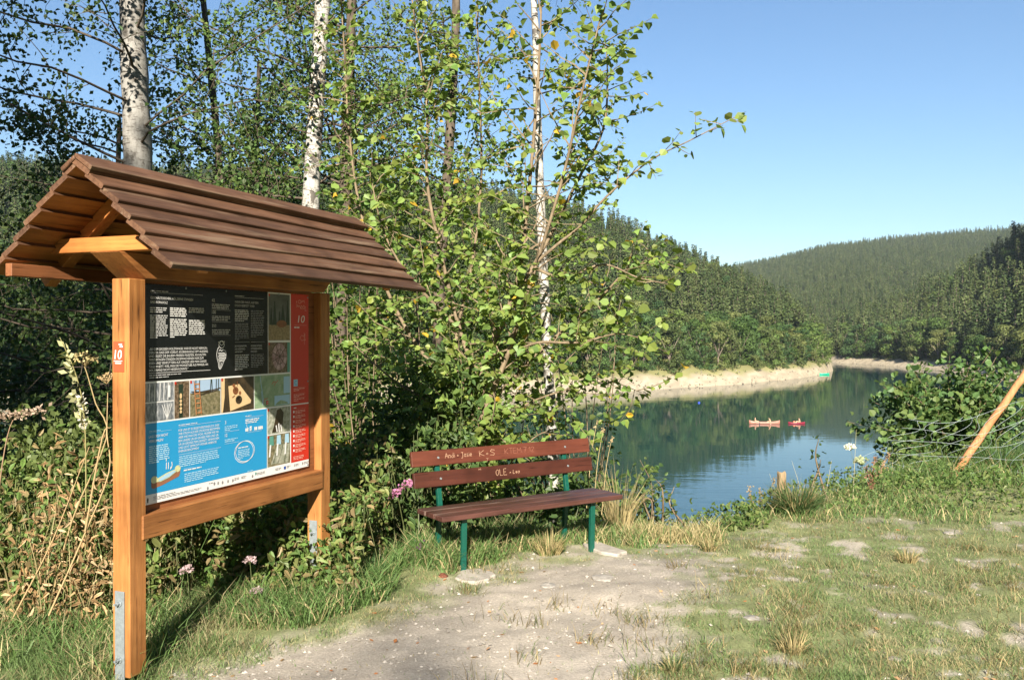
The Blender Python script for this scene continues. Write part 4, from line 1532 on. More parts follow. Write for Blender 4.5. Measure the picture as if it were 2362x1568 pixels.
def big_tree(seed, name, label, cat, path, r0, barkm, h_lo, nl, llen, nsub, sub, per, size, base, up=.02, subup=-.05, var=.3, group=None, odd=None, odd_p=.02, rtop=.35, wr=.8, skirt=0.0, quads=False, droop=.35, spread=.09, aim=None, dens=None):
    """a tree along a trunk path [(x,y,z)...]; limbs from height h_lo up"""
    t = Tree(seed)
    g = t.rng
    tp = smooth_path(path, 5)
    rr = np.interp(np.linspace(0, 1, len(tp)), [0, .06, .5, 1], [r0 * 1.35, r0, r0 * .8, r0 * rtop])
    rr = rr * (1 + g.normal(0, .03, len(rr)))
    t.trunk.tube(tp, rr, 14)
    z = tp[:, 2]
    lo = np.interp(h_lo, z, np.linspace(0, 1, len(z)))
    for k in range(nl):
        f = lo + (1 - lo) * ((k + g.uniform(0, 1)) / nl) ** (dens or 1.7)
        q, d = along(tp, min(f, .995))
        a = g.uniform(0, 2 * PI) if aim is None else g.normal(aim[0], aim[1])
        L = llen * g.uniform(.65, 1.2) * (1.15 - .5 * (f - lo) / (1 - lo + 1e-6))
        t.limb(q, (math.cos(a), math.sin(a), g.uniform(.0, .6) - skirt), L, min(r0 * .22, .020), nsub, sub, per, .13, up, .2, subup, spread)
    return t.finish(name, label, cat, barkm, size, base, var, odd, odd_p, group, wr, droop, 0, tuple(path[0]), quads=quads)


def gz(x, y): return float(ground_z(np.array([x]), np.array([y]))[0])


def trunk_path(pxs, top=None):
    """through photographed points (x, y, depth), started on the ground, carried on to a top height"""
    P = [at(*p) for p in pxs]
    P.sort(key=lambda p: p[2])
    b = P[0] - (P[1] - P[0]) * .0
    x, y = b[0], b[1]
    base = np.array([x - (P[1][0] - P[0][0]) * .3, y, gz(x, y) - .15])
    P = [base] + [p for p in P if p[2] > base[2] + .4]
    if top:
        d = unit(P[-1] - P[-2])
        while P[-1][2] < top: P.append(P[-1] + d * 2.5 + R.normal(0, .12, 3) * np.array([1, 1, 0]))
    return P


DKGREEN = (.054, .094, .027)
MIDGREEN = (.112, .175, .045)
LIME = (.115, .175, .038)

# the trunks from left to right
big_tree(41, 'birch_tree', 'thick old birch with cracked white bark rising behind the board roof at left', 'tree', trunk_path([(322, 700, 11.5), (320, 390, 11.5), (312, 180, 11.5), (306, 0, 11.5)], 15), .195, M_SHADEDBIRCH,
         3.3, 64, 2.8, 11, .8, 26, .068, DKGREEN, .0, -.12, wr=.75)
big_tree(42, 'alder_tree', 'thin grey alder with side branches between the two white birches', 'tree', trunk_path([(512, 640, 14), (508, 430, 14), (500, 300, 14), (485, 150, 14), (470, 0, 14)], 13), .065, M_BARK,
         3.0, 64, 2.3, 10, .65, 24, .068, MIDGREEN, .02, -.05)
big_tree(43, 'birch_tree', 'slender white birch rising above the middle of the board roof', 'tree', trunk_path([(715, 640, 12), (717, 470, 12), (730, 240, 12), (745, 0, 12)], 14), .125, M_BIRCH,
         4.0, 44, 1.9, 9, .6, 20, .062, MIDGREEN, .0, -.10)
big_tree(44, 'alder_tree', 'grey mossy alder trunk standing just right of the board', 'tree', trunk_path([(782, 870, 12.5), (790, 680, 12.5), (797, 450, 12.5), (802, 250, 12.5), (812, 0, 12.5)], 13), .095, M_BARK,
         4.0, 44, 1.8, 9, .6, 20, .065, MIDGREEN, .05, 0)
big_tree(45, 'alder_tree', 'dark straight alder trunk rising behind the middle of the hazel', 'tree', trunk_path([(1012, 740, 13), (1020, 560, 13), (1036, 340, 13), (1046, 150, 13), (1052, 0, 13)], 12), .085, M_BARK,
         4.4, 34, 1.5, 8, .5, 16, .06, MIDGREEN, .06, 0)
big_tree(46, 'birch_tree', 'thin young birch rising behind the right end of the bench', 'tree', trunk_path([(1278, 1130, 8.6), (1270, 960, 8.6), (1256, 690, 8.6), (1246, 470, 8.6), (1238, 240, 8.6), (1230, 0, 8.6)], 8.5), .056, M_BIRCH,
         3.2, 18, 1.0, 8, .42, 8, .034, (.10, .15, .05), .03, -.12, aim=(.2, .9))

for _i, (_x, _y, _h, _lab) in enumerate(((-7.6, -12, 23, 'tall oak behind the clearing, nearest the path'), (-12.5, -11, 23, 'tall oak second in the row behind the clearing'), (-16.5, -12, 24, 'tall oak third in the row behind the clearing'))):
    big_tree(100 + _i, 'oak_tree', _lab, 'tree', [(_x, _y, -.3), (_x + .2, _y, _h * .35), (_x - .2, _y + .3, _h * .7), (_x, _y, _h)], .26, M_BARK,
             5.0, 70, 2.6, 9, 1.0, 16, .26, DKGREEN, .05, 0, quads=True, spread=.2, dens=1.0)

for _i, (_x, _y, _h, _lab) in enumerate(((10.2, -9.0, 17, 'tall maple added as sky blocker at the back end of the row right of the clearing'), (11.2, -4.5, 18, 'tall maple added as sky blocker, second from the back in the row right of the clearing'), (10.4, -.5, 17, 'round maple added as sky blocker in the middle of the row right of the clearing'),
                                         (11.4, 3.5, 16, 'round maple added as sky blocker, second from the front in the row right of the clearing'), (12.6, 7.5, 15, 'round maple added as sky blocker at the front end of the row right of the clearing'), (16.0, -2.0, 19, 'tallest maple added as sky blocker behind the row right of the clearing'))):
    big_tree(110 + _i, 'sky_blocker_tree', _lab, 'tree', [(_x, _y, -.3), (_x + .2, _y, _h * .35), (_x - .1, _y + .2, _h * .7), (_x, _y, _h)], .2, M_BARK,
             1.0, 60, 2.3, 9, 1.0, 16, .27, DKGREEN, .05, 0, quads=True, spread=.2, dens=1.0)  # unseen row, added to keep sky light off the board panel
big_tree(118, 'birch_tree', 'slim tall birch standing far behind the clearing on the path', 'tree', [(-1.2, -24, -.3), (-1.1, -24, 6), (-1.2, -24, 12), (-1.2, -24, 15.0)], .13, M_BIRCH,
         11.2, 22, 1.7, 8, .6, 9, .075, MIDGREEN, .03, -.1, dens=1.0, rtop=.06)

# dense crowns that close the view on the left, farther down the slope
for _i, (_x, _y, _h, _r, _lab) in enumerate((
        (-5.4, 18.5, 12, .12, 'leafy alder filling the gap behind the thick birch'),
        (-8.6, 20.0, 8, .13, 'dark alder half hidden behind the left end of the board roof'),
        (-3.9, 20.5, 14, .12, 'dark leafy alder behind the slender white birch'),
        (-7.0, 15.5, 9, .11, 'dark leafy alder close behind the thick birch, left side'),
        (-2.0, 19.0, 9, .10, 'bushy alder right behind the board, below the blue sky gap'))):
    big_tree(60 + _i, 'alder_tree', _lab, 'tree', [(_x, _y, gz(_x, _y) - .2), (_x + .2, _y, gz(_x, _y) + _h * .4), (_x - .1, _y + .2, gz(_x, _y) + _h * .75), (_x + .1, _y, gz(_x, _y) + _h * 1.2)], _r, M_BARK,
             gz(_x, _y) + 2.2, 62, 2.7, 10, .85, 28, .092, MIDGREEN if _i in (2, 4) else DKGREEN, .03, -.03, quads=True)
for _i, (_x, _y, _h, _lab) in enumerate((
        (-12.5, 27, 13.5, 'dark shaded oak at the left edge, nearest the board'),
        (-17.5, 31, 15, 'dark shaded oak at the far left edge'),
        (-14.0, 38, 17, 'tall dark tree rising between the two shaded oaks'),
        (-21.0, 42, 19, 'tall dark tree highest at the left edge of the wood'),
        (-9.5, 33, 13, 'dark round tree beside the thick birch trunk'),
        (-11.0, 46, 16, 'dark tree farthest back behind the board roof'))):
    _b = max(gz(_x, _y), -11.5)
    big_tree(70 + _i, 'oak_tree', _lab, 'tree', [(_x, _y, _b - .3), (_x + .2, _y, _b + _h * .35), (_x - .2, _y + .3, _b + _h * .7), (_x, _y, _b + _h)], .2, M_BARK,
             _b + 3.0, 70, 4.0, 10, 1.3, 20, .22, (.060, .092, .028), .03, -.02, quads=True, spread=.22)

# the row along the left side of the clearing, just out of view: its branches reach in at the top left corner
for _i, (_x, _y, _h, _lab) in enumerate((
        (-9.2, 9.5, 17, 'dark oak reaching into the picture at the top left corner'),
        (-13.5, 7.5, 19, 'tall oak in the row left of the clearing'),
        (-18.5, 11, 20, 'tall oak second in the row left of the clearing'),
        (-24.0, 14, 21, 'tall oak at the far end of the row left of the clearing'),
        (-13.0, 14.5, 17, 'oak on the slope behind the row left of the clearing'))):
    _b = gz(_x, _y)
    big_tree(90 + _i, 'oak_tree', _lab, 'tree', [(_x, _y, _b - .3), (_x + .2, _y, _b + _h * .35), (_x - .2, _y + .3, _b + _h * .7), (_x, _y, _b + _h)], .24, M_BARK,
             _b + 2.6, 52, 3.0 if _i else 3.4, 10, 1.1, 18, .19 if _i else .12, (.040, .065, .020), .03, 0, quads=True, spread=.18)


# the hazel behind the bench
def hazel():
    t = Tree(120)
    g = t.rng
    stems = [
        ([(1090, 1215, 7.7), (1093, 1010, 7.65), (1100, 900, 7.6), (1140, 790, 7.6), (1195, 640, 7.6), (1215, 480, 7.7), (1232, 300, 7.8), (1245, 100, 7.9), (1250, -120, 8)], .034, 1),
        ([(1098, 1215, 7.7), (1104, 1000, 7.6), (1135, 905, 7.5), (1170, 820, 7.5), (1195, 740, 7.45), (1240, 600, 7.4), (1300, 400, 7.3), (1345, 200, 7.2), (1385, 40, 7.2)], .030, 1),
        ([(1086, 1215, 7.7), (1092, 1010, 7.7), (1098, 880, 7.75), (1060, 760, 7.9), (1020, 600, 8.0), (985, 420, 8.1), (985, 250, 8.2), (960, 80, 8.3), (940, -100, 8.3)], .028, 1),
        ([(1110, 1215, 7.7), (1125, 960, 7.7), (1213, 842, 7.7), (1300, 760, 7.7), (1390, 680, 7.6), (1450, 620, 7.6), (1520, 600, 7.5)], .020, .95),
        ([(1240, 602, 7.4), (1290, 560, 7.35), (1340, 520, 7.3), (1400, 452, 7.2), (1500, 370, 7.1), (1590, 325, 7.05), (1700, 268, 7.0)], .015, .5),
        ([(1080, 1215, 7.75), (1085, 1010, 7.7), (1040, 900, 8.0), (950, 780, 8.2), (880, 640, 8.3), (830, 480, 8.4), (805, 300, 8.4), (795, 120, 8.5), (780, -90, 8.5)], .026, 1),
        ([(1112, 1215, 7.7), (1125, 1010, 7.7), (1200, 940, 7.8), (1300, 900, 7.8), (1400, 880, 7.8), (1480, 905, 7.8)], .014, .9),
        ([(1172, 818, 7.5), (1240, 790, 7.3), (1330, 790, 7.2), (1420, 770, 7.1), (1480, 780, 7.0)], .014, .8),
        ([(1235, 620, 7.4), (1300, 640, 7.3), (1390, 610, 7.2), (1470, 640, 7.1), (1540, 655, 7.0)], .014, .65),
        ([(1100, 870, 7.6), (1180, 700, 7.7), (1260, 560, 7.8), (1330, 420, 7.8), (1390, 300, 7.8), (1400, 180, 7.8), (1395, 90, 7.8)], .022, .9),
        ([(1060, 760, 7.9), (1000, 700, 7.8), (930, 620, 7.7), (880, 520, 7.7), (850, 380, 7.7)], .018, .9),
        ([(1080, 1215, 7.75), (1080, 1040, 7.65), (1000, 940, 7.5), (900, 870, 7.5), (810, 790, 7.5)], .018, .8),
        ([(1075, 1215, 7.8), (1070, 1000, 7.9), (1050, 800, 8.2), (1090, 600, 8.4), (1110, 400, 8.5), (1105, 200, 8.6), (1100, 0, 8.6)], .024, .85),
        ([(1060, 1215, 7.5), (1010, 1080, 7.4), (950, 1020, 7.4), (880, 1000, 7.5)], .012, .5),
        ([(1105, 1215, 7.7), (1170, 1080, 7.75), (1230, 1010, 7.8), (1290, 985, 7.8)], .012, .6)]
    root = empty('hazel_tree', tuple(at(1092, 1215, 7.7)))
    tag(root, 'sunlit many-stemmed hazel with round yellow-green leaves behind the bench', 'tree')
    off = np.array(root.location)
    for path, r, amt in stems:
        tp = smooth_path([at(*p) for p in path], 5)
        V, F = tube(tp - off, np.linspace(r, r * .2, len(tp)), 8)
        link('stem', np_mesh('stem', V, F, M_HBARK, None, True), root)
        L = np.linalg.norm(np.diff(tp, axis=0), axis=1).sum()
        n = int(L * 15 * amt)
        for k in range(n):
            f = .16 + .84 * (k + g.uniform(0, 1)) / n
            q, d = along(tp, min(f, .99))
            if q[2] > 6.2: continue
            side = unit(g.normal(0, 1, 3) * np.array([1, .8, .55]) + np.array([0, -.15, .05]))
            ll = g.uniform(.30, .85) * (1.0 if amt > .6 else .55) * (1.1 - .4 * f)
            s = wiggle(g, q, side + d * .35, ll, 4, .16, .02)
            t.twig.tube(s, np.linspace(r * .22 + .0015, .0015, len(s)), 3)
            m = int(ll * 30)
            for j in range(m):
                qq, dd = along(s, .12 + .88 * (j + .5) / m)
                sd = unit(np.cross(dd, (0, 0, 1)) * (1 if j % 2 else -1) + g.normal(0, .35, 3))
                t.P.append(qq + sd * .02)
                t.D.append(sd + dd * .4)
        for j in range(4):
            t.P.append(tp[-1] + g.normal(0, .02, 3))
            t.D.append(unit(tp[-1] - tp[-2]) + g.normal(0, .5, 3))
    A = np.array(t.P)
    dy = 8.6 - A[:, 1]
    gone = ~thin_out(A, g, .85)
    gone |= (np.abs(A[:, 0] + .044 * dy - .30) < .10) & (A[:, 2] - .53 * dy > 1.6) & (A[:, 2] - .53 * dy < 3.0)
    keep = ~gone
    P = A[keep] - off
    D = np.array(t.D)[keep] + np.array([0, 0, -.30])
    N = unit(np.array([0, -.35, .9]) * .75 + g.normal(0, .5, P.shape))
    S = .074 * g.uniform(.42, 1.3, len(P))
    C = leaf_cols(g, len(P), (.185, .260, .062), .32, (.50, .33, .04), .02)
    t.twig.V = [np.concatenate(t.twig.V) - off]
    b = link('twigs', t.twig.mesh('twigs', M_HBARK), root)
    b['kind'] = 'stuff'
    o = np.argsort(P[:, 1])
    own, rest = o[:300], o[300:]
    own_leaves(root, P, D, N, S, C, own, g, .9)
    V, F = leaf_geo(P[rest], D[rest], N[rest], S[rest], .9)
    cr = link('crown', np_mesh('crown', V, F, M_LEAF, np.repeat(C[rest], 6, 0)), root)
    cr['kind'] = 'stuff'


def own_leaves(root, P, D, N, S, C, own, g, wr):
    """leaves large enough to be picked out one by one"""
    variants = []
    for k in range(8):
        j = own[int(k * len(own) / 8)]
        V, F = leaf_geo(np.zeros((1, 3)), np.array([[0, 1.0, 0]]), np.array([[0, 0, 1.0]]), 1.0, wr * g.uniform(.9, 1.1), g.uniform(.05, .35))
        variants.append(np_mesh('leaf', V, F, M_LEAF, np.repeat(C[j:j + 1], 6, 0)))
    for j in own:
        d = Vector(unit(D[j]))
        s = Vector(np.cross(unit(D[j]), N[j])).normalized()
        u = s.cross(d)
        lf = link('leaf', variants[int(g.integers(0, 8))], root)
        lf.matrix_basis = Matrix.Translation(Vector(P[j])) @ Matrix((s, d, u)).transposed().to_4x4() @ Matrix.Scale(S[j], 4)


hazel()


def shrub(seed, name, label, base_px, n_stem, tips, leaf, col, per_m, cat='shrub', single=0, spread_y=1.2, odd=None, odd_p=0.0, wr=.9, lm=None):
    """a shrub of shoots that run from its base to photographed tip points"""
    g = np.random.default_rng(seed)
    b = np.array(base_px, float)
    root = empty(name, tuple(b))
    tag(root, label, cat)
    tw = Soup()
    Ps, Ds = [], []
    for k in range(n_stem):
        tp = np.array(tips[k % len(tips)], float) + g.normal(0, .16, 3) * (0 if k < len(tips) else 1) + np.array([0, g.uniform(-.2, 1) * spread_y * (k >= len(tips)), 0])
        sh = 1 if k < len(tips) else g.uniform(.45, .95)
        e = (tp - b) * sh
        m = e * .5 + np.array([0, 0, .12 * np.linalg.norm(e)]) + g.normal(0, .08, 3)
        s = smooth_path([g.normal(0, .08, 3) * np.array([1, 1, 0]), m, e], 5)
        L = np.linalg.norm(np.diff(s, axis=0), axis=1).sum()
        tw.tube(s, np.linspace(.013, .003, len(s)), 4)
        nl = int(L * per_m)
        for j in range(nl):
            q, d = along(s, .15 + .85 * (j + g.uniform(0, 1)) / nl)
            sd = unit(np.cross(d, g.normal(0, 1, 3)))
            ln = abs(g.normal(0, .11))
            Ps.append(q + sd * ln)
            Ds.append(sd + d * .5)
    st = thin_out(np.array(Ps) + b, g)
    P, D = np.array(Ps)[st], np.array(Ds)[st] + np.array([0, 0, -.2])
    N = unit(np.array([0, -.4, .8]) * .8 + g.normal(0, .5, P.shape))
    S = leaf * g.uniform(.55, 1.2, len(P))
    C = leaf_cols(g, len(P), col, .3, odd, odd_p)
    link('stems', tw.mesh('stems', M_HBARK, True), root)
    o = np.argsort(P[:, 1])
    if single: own_leaves(root, P, D, N, S, C, o[:single], g, wr)
    V, F = leaf_geo(P[o[single:]], D[o[single:]], N[o[single:]], S[o[single:]], wr)
    link('foliage', np_mesh('foliage', V, F, lm or M_LEAF, np.repeat(C[o[single:]], 6, 0)), root)['kind'] = 'stuff'
    return root


# the bush by the leaning fence post
_tips = [at(x, y, d) for x, y, d in ((2022, 980, 11.3), (2060, 890, 11.4), (2105, 850, 11.6), (2135, 880, 11.8), (2190, 820, 11.8), (2215, 860, 11.6), (2290, 800, 11.6), (2330, 850, 11.6), (2390, 815, 11.8), (2450, 850, 12),
                                     (2045, 1050, 11.3), (2060, 1010, 11.3), (2110, 960, 11.2), (2160, 930, 11.2), (2240, 920, 11.2), (2330, 930, 11.2), (2400, 940, 11.2), (2080, 1100, 11.3))]
shrub(140, 'hazel_bush', 'dark green hazel bush with upright shoots behind the leaning fence post', (6.2, 12.2, gz(6.2, 12.2)), 150, _tips, .092, (.10, .165, .050), 60, 'bush', 300, 1.6)

# smaller hazels and young trees that close the gap between the board and the big hazel
for _i, (bx, tips, lf, col, n, pm, lab) in enumerate((
        ((-1.45, 9.2), [(800, 700, 9.0), (870, 690, 9.0), (930, 720, 9.2), (790, 820, 8.9), (850, 860, 8.8), (960, 820, 9.0), (770, 900, 9)], .085, (.100, .160, .036), 30, 26, 'young hazel shrub between the board and the big hazel'),
        ((.3, 9.4), [(1180, 960, 9.0), (1240, 900, 9.2), (1150, 1040, 8.8), (1250, 1030, 8.8), (1090, 980, 9)], .075, (.095, .150, .034), 20, 24, 'low leafy shrub just behind the bench back'),
        ((-1.0, 11.0), [(900, 560, 11), (960, 640, 11), (850, 620, 11), (1010, 700, 11), (930, 760, 11), (1050, 800, 11), (840, 730, 11)], .085, (.085, .135, .036), 18, 22, 'darker leafy sapling behind the big hazel'),
        ((.9, 11.5), [(1180, 700, 11.3), (1260, 650, 11.4), (1330, 720, 11.3), (1390, 790, 11.2), (1420, 700, 11.3), (1320, 850, 11.2), (1230, 800, 11.2)], .075, (.080, .125, .034), 14, 20, 'darker sapling right of the big hazel behind the thin birch'),
        ((-1.9, 10.5), [(790, 560, 10.3), (740, 500, 10.3), (840, 480, 10.4), (700, 520, 10.4), (860, 380, 10.4), (800, 420, 10.5), (620, 440, 10.6)], .085, (.105, .165, .036), 34, 26, 'sunlit hazel shrub showing above the right half of the board roof'))):
    shrub(150 + _i, 'hazel_shrub', lab, (*bx, gz(*bx)), n, [at(*p) for p in tips], lf, col, pm, 'shrub', 0, .8, (.40, .27, .03), .015)

# slim stems at the edge of the drop
shrub(160, 'sapling', 'leafy sapling at the drop just right of the bench', (1.35, 7.75, gz(1.35, 7.75)), 5, [at(1512, 1105, 7.8), at(1490, 1130, 7.75), at(1478, 1150, 7.7)], .055, (.085, .135, .04), 34, 'sapling')
shrub(161, 'sapling', 'thin two-leaved sapling over the blue water right of the bench', (1.52, 7.7, gz(1.52, 7.7)), 2, [at(1555, 1122, 7.7), at(1545, 1150, 7.7)], .05, (.085, .135, .04), 22, 'sapling')
shrub(162, 'sapling', 'tall thin sapling with dark leaves behind the big grass tussock', (2.98, 8.6, gz(2.98, 8.6)), 2, [at(1888, 1012, 8.6), at(1893, 1060, 8.6)], .055, (.045, .08, .028), 34, 'sapling')

# ------------------------------------------------------------------ undergrowth, grass and weeds
def volume_leaves(name, label, regions, size, cols, n, seed, mat_=None, wr=.55):
    """tangled undergrowth nobody could count: leaves on thin stalks through a volume"""
    g = np.random.default_rng(seed)
    s = Soup()
    for (x0, x1, y0, y1, h0, h1, share) in regions:
        k = int(n * share)
        x, y = g.uniform(x0, x1, k), g.uniform(y0, y1, k)
        b = ground_z(x, y)
        hh = (h0 + (h1 - h0) * fbm(x * 1.4, y * 1.4, seed, 3)) * np.clip((y - y0) / .5 + .25, .25, 1)
        z = b + hh * g.uniform(0, 1, k) ** .75
        P = np.stack([x, y, z], 1)
        D = g.normal(0, 1, (k, 3)) + np.array([0, -.2, -.25])
        N = unit(np.array([0, -.45, .75]) + g.normal(0, .55, (k, 3)))
        c = np.array([cols[i] for i in g.integers(0, len(cols), k)]) * g.uniform(.65, 1.3, (k, 1))
        V, F = leaf_geo(P, D, N, size * g.uniform(.5, 1.3, k), wr)
        s.add(V, F, np.repeat(c, 6, 0))
        m = k // 14
        i = g.integers(0, k, m)
        for j in i[:700]:
            top = P[j]
            s.tube([(top[0] + g.normal(0, .08), top[1] + g.normal(0, .08), ground_z(top[0], top[1])), top], [.004, .002], 3, (.10, .12, .04))
    o = link(name, s.mesh(name, mat_ or M_LEAF))
    return tag(o, label, None, None, 'stuff')


volume_leaves('undergrowth', 'tangled green weeds below and left of the board', [
    (-4.6, -2.0, 4.95, 6.6, .75, 1.35, .36), (-6.5, -2.6, 6.2, 9.5, .9, 1.6, .22), (-1.9, -.95, 5.35, 6.3, .35, .8, .10), (-2.6, -.9, 6.2, 8.2, .7, 1.3, .32)], .066,
    [(.13, .215, .052), (.105, .185, .05), (.16, .22, .06), (.20, .22, .075), (.26, .20, .095)], 38000, 170, None, .46)
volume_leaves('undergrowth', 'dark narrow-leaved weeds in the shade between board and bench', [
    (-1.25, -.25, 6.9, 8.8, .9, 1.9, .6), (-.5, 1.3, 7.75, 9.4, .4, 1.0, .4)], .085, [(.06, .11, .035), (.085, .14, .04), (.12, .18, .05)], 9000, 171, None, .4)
volume_leaves('undergrowth', 'low weeds and bramble leaves along the rim of the drop at right', [
    (2.2, 5.2, 8.0, 10.6, .10, .40, .45), (4.6, 9.0, 10.4, 12.3, .25, .7, .4), (1.0, 2.2, 7.5, 8.1, .08, .3, .15)], .05, [(.12, .19, .05), (.09, .15, .04), (.17, .21, .07)], 7000, 172)
# dried hanging leaves left of the board
volume_leaves('dry_leaves', 'dried brown leaves hanging in the weeds left of the board', [
    (-2.75, -2.2, 4.75, 5.15, .7, 1.3, .75), (-3.6, -2.9, 5.0, 5.6, .5, 1.0, .25)], .058, [(.36, .24, .12), (.28, .18, .085), (.45, .33, .19), (.20, .13, .06)], 1150, 173, M_DRY, .28)


def grass_points(n, x0, x1, y0, y1, g):
    y = 1 / (1 / y0 + (1 / y1 - 1 / y0) * g.uniform(0, 1, n))      # evenly spread as seen from the clearing
    x = g.uniform(x0, x1, n) * (.35 + .65 * y / y1)
    return x, y


def lawn():
    g = np.random.default_rng(180)
    s = Soup()
    n = 420000
    x, y = grass_points(n, -8.5, 9.5, 3.55, 13.0, g)
    d = y - edge_y(x)
    m = dirt_mask(x, y)
    cl = fbm(x * 5, y * 5, 91, 3)
    p = np.clip(1.04 - m, 0, 1) * np.clip((cl - .25) / .3, .08, 1)
    keep = (g.uniform(0, 1, n) < p) & (d < .25)
    x, y, m, d, cl = x[keep], y[keep], m[keep], d[keep], cl[keep]
    k = len(x)
    z = ground_z(x, y)
    L = g.uniform(.016, .048, k) * (1.1 - .5 * m) * (.6 + .9 * cl)
    rim = np.clip(1 + (d + .0) / .7, 0, 1)
    L = L * (1 + 1.6 * rim ** 2)
    # longer grass in front of the board and round the bench
    lf = np.clip((-1.0 - x) / .6, 0, 1) * np.clip((y - 4.0 - (x + 1.6) * .9) / .5, 0, 1)
    L = L * (1 + 2.6 * lf)
    a = g.uniform(0, 2 * PI, k)
    D = np.stack([np.cos(a), np.sin(a)], 1)
    V, F4, F3 = blade_geo(np.stack([x, y, z - .004], 1), D, L, g.uniform(.0018, .0042, k), g.uniform(.3, 1.6, k), g)
    dry = (fbm(x * 2.5, y * 2.5, 95, 3) * .8 + g.uniform(0, .55, k)) > .74
    c = np.where(dry[:, None], np.array([.37, .32, .18]), np.array([.155, .230, .085])) * g.uniform(.6, 1.3, (k, 1))
    s.add(V, F4, np.repeat(c, 5, 0))
    s.F[3].append(F3)
    tag(link('grass', s.mesh('grass', M_GRASS)), 'short trodden grass covering the clearing', None, None, 'stuff')


lawn()


def long_grass():
    g = np.random.default_rng(181)
    s = Soup()
    def strip(n, xs, ys, L0, L1, dryp, w=.007, bend=(.3, 1.2)):
        x, y = g.uniform(*xs, n), g.uniform(*ys, n)
        k = (fbm(x * 3, y * 3, 99, 3) > .38) & (y < edge_y(x) + .8) & (dirt_mask(x, y) < .35) & (poly_sd(x, y, DIRT) > .12)
        x, y = x[k], y[k]
        n = len(x)
        a = g.uniform(0, 2 * PI, n)
        V, F4, F3 = blade_geo(np.stack([x, y, ground_z(x, y) - .01], 1), np.stack([np.cos(a), np.sin(a)], 1), g.uniform(L0, L1, n), g.uniform(.6, 1.2, n) * w, g.uniform(*bend, n), g)
        dr = g.uniform(0, 1, n) < dryp
        c = np.where(dr[:, None], np.array([.44, .37, .20]), np.array([.125, .21, .065])) * g.uniform(.6, 1.3, (n, 1))
        b = s.n
        s.add(V, F4, np.repeat(c, 5, 0))
        s.F[3].append(F3 + b)
    strip(9000, (-4.2, -1.75), (4.1, 5.2), .10, .30, .22)
    strip(9000, (-1.85, -.75), (4.9, 6.4), .08, .26, .12)
    strip(6500, (-.75, .15), (6.0, 7.5), .10, .30, .25)
    strip(5000, (.0, 1.15), (6.45, 7.6), .06, .22, .35)
    strip(4000, (.9, 1.7), (7.0, 7.75), .06, .24, .75)
    strip(7000, (1.6, 4.2), (7.6, 9.8), .05, .20, .25)
    strip(380, (-4.4, -2.05), (4.75, 5.6), .5, 1.05, .85, .006, (.1, .7))
    strip(15000, (3.9, 9.0), (9.3, 12.0), .12, .42, .12, .009)
    # thin brownish wisps scattered through the worn turf
    for _ in range(150):
        y0 = 1 / g.uniform(1 / 9.0, 1 / 3.9)
        x0 = g.uniform(-.3, .62 * y0)
        if y0 > edge_y(x0) - .3: continue
        if dirt_mask(np.array([x0]), np.array([y0]))[0] > .8 and g.uniform() < .6: continue
        n = int(g.integers(14, 60))
        r = g.uniform(.03, .13)
        x, y = x0 + g.normal(0, r, n), y0 + g.normal(0, r * .8, n)
        a = g.uniform(0, 2 * PI, n)
        V, F4, F3 = blade_geo(np.stack([x, y, ground_z(x, y) - .005], 1), np.stack([np.cos(a), np.sin(a)], 1), g.uniform(.04, .15, n), g.uniform(.002, .0045, n), g.uniform(.2, 1.5, n), g)
        c = np.array([(.20, .15, .07), (.40, .32, .17), (.12, .17, .06), (.15, .13, .05)])[g.integers(0, 4, n)] * g.uniform(.7, 1.2, (n, 1))
        b = s.n
        s.add(V, F4, np.repeat(c, 5, 0))
        s.F[3].append(F3 + b)
    tag(link('long_grass', s.mesh('long_grass', M_GRASS)), 'long green grass along the board, the bench and the rim of the drop', None, None, 'stuff')


long_grass()


def tuft(seed, label, x, y, r, h, n, green, dryp=.2, name='grass_tuft', cat='grass tuft', w=.008, lean=.0):
    g = np.random.default_rng(seed)
    a = g.uniform(0, 2 * PI, n)
    q = r * .35 * np.sqrt(g.uniform(0, 1, n))
    P = np.stack([q * np.cos(a), q * np.sin(a), np.full(n, -.02)], 1)
    a2 = a + g.normal(0, .35, n)
    D = np.stack([np.cos(a2) + lean, np.sin(a2)], 1)
    bend = g.uniform(.15, 1.15, n) * (r / h) ** .5
    V, F4, F3 = blade_geo(P, D, h * g.uniform(.6, 1.15, n), w * g.uniform(.6, 1.2, n), bend, g)
    dr = g.uniform(0, 1, n) < dryp
    c = np.where(dr[:, None], np.array([.38, .31, .16]), np.array(green)) * g.uniform(.6, 1.3, (n, 1))
    o = link(name, np_mesh(name, V, [F4, F3], M_GRASS, np.repeat(c, 5, 0)), None, (x, y, gz(x, y)))
    return tag(o, label, cat)


tuft(200, 'big arching green grass tussock in front of the short stump post', 2.60, 8.02, .36, .34, 900, (.075, .13, .045), .28)
tuft(201, 'bright green grass tuft left of the bench front leg', -.62, 6.42, .22, .26, 330, (.085, .17, .045), .08)
tuft(202, 'green grass tuft at the foot of the right board post', -.92, 5.75, .2, .22, 260, (.075, .15, .045), .15)
tuft(203, 'dry pale grass tuft under the middle of the bench seat', .28, 6.65, .22, .20, 240, (.14, .18, .06), .65)
tuft(204, 'brown dry grass tuft in the trodden turf at the lower right', 1.45, 4.55, .16, .13, 160, (.11, .13, .05), .75)
tuft(205, 'small brown grass tuft at the bottom edge of the earth patch', .78, 4.28, .12, .10, 130, (.08, .11, .04), .5)
tuft(206, 'pale dry grass tuft on the turf right of the bench', 1.52, 6.75, .14, .14, 130, (.15, .18, .07), .75)
tuft(207, 'rusty dry grass tuft far out on the turf at right', 2.85, 6.35, .13, .13, 120, (.13, .15, .06), .8)
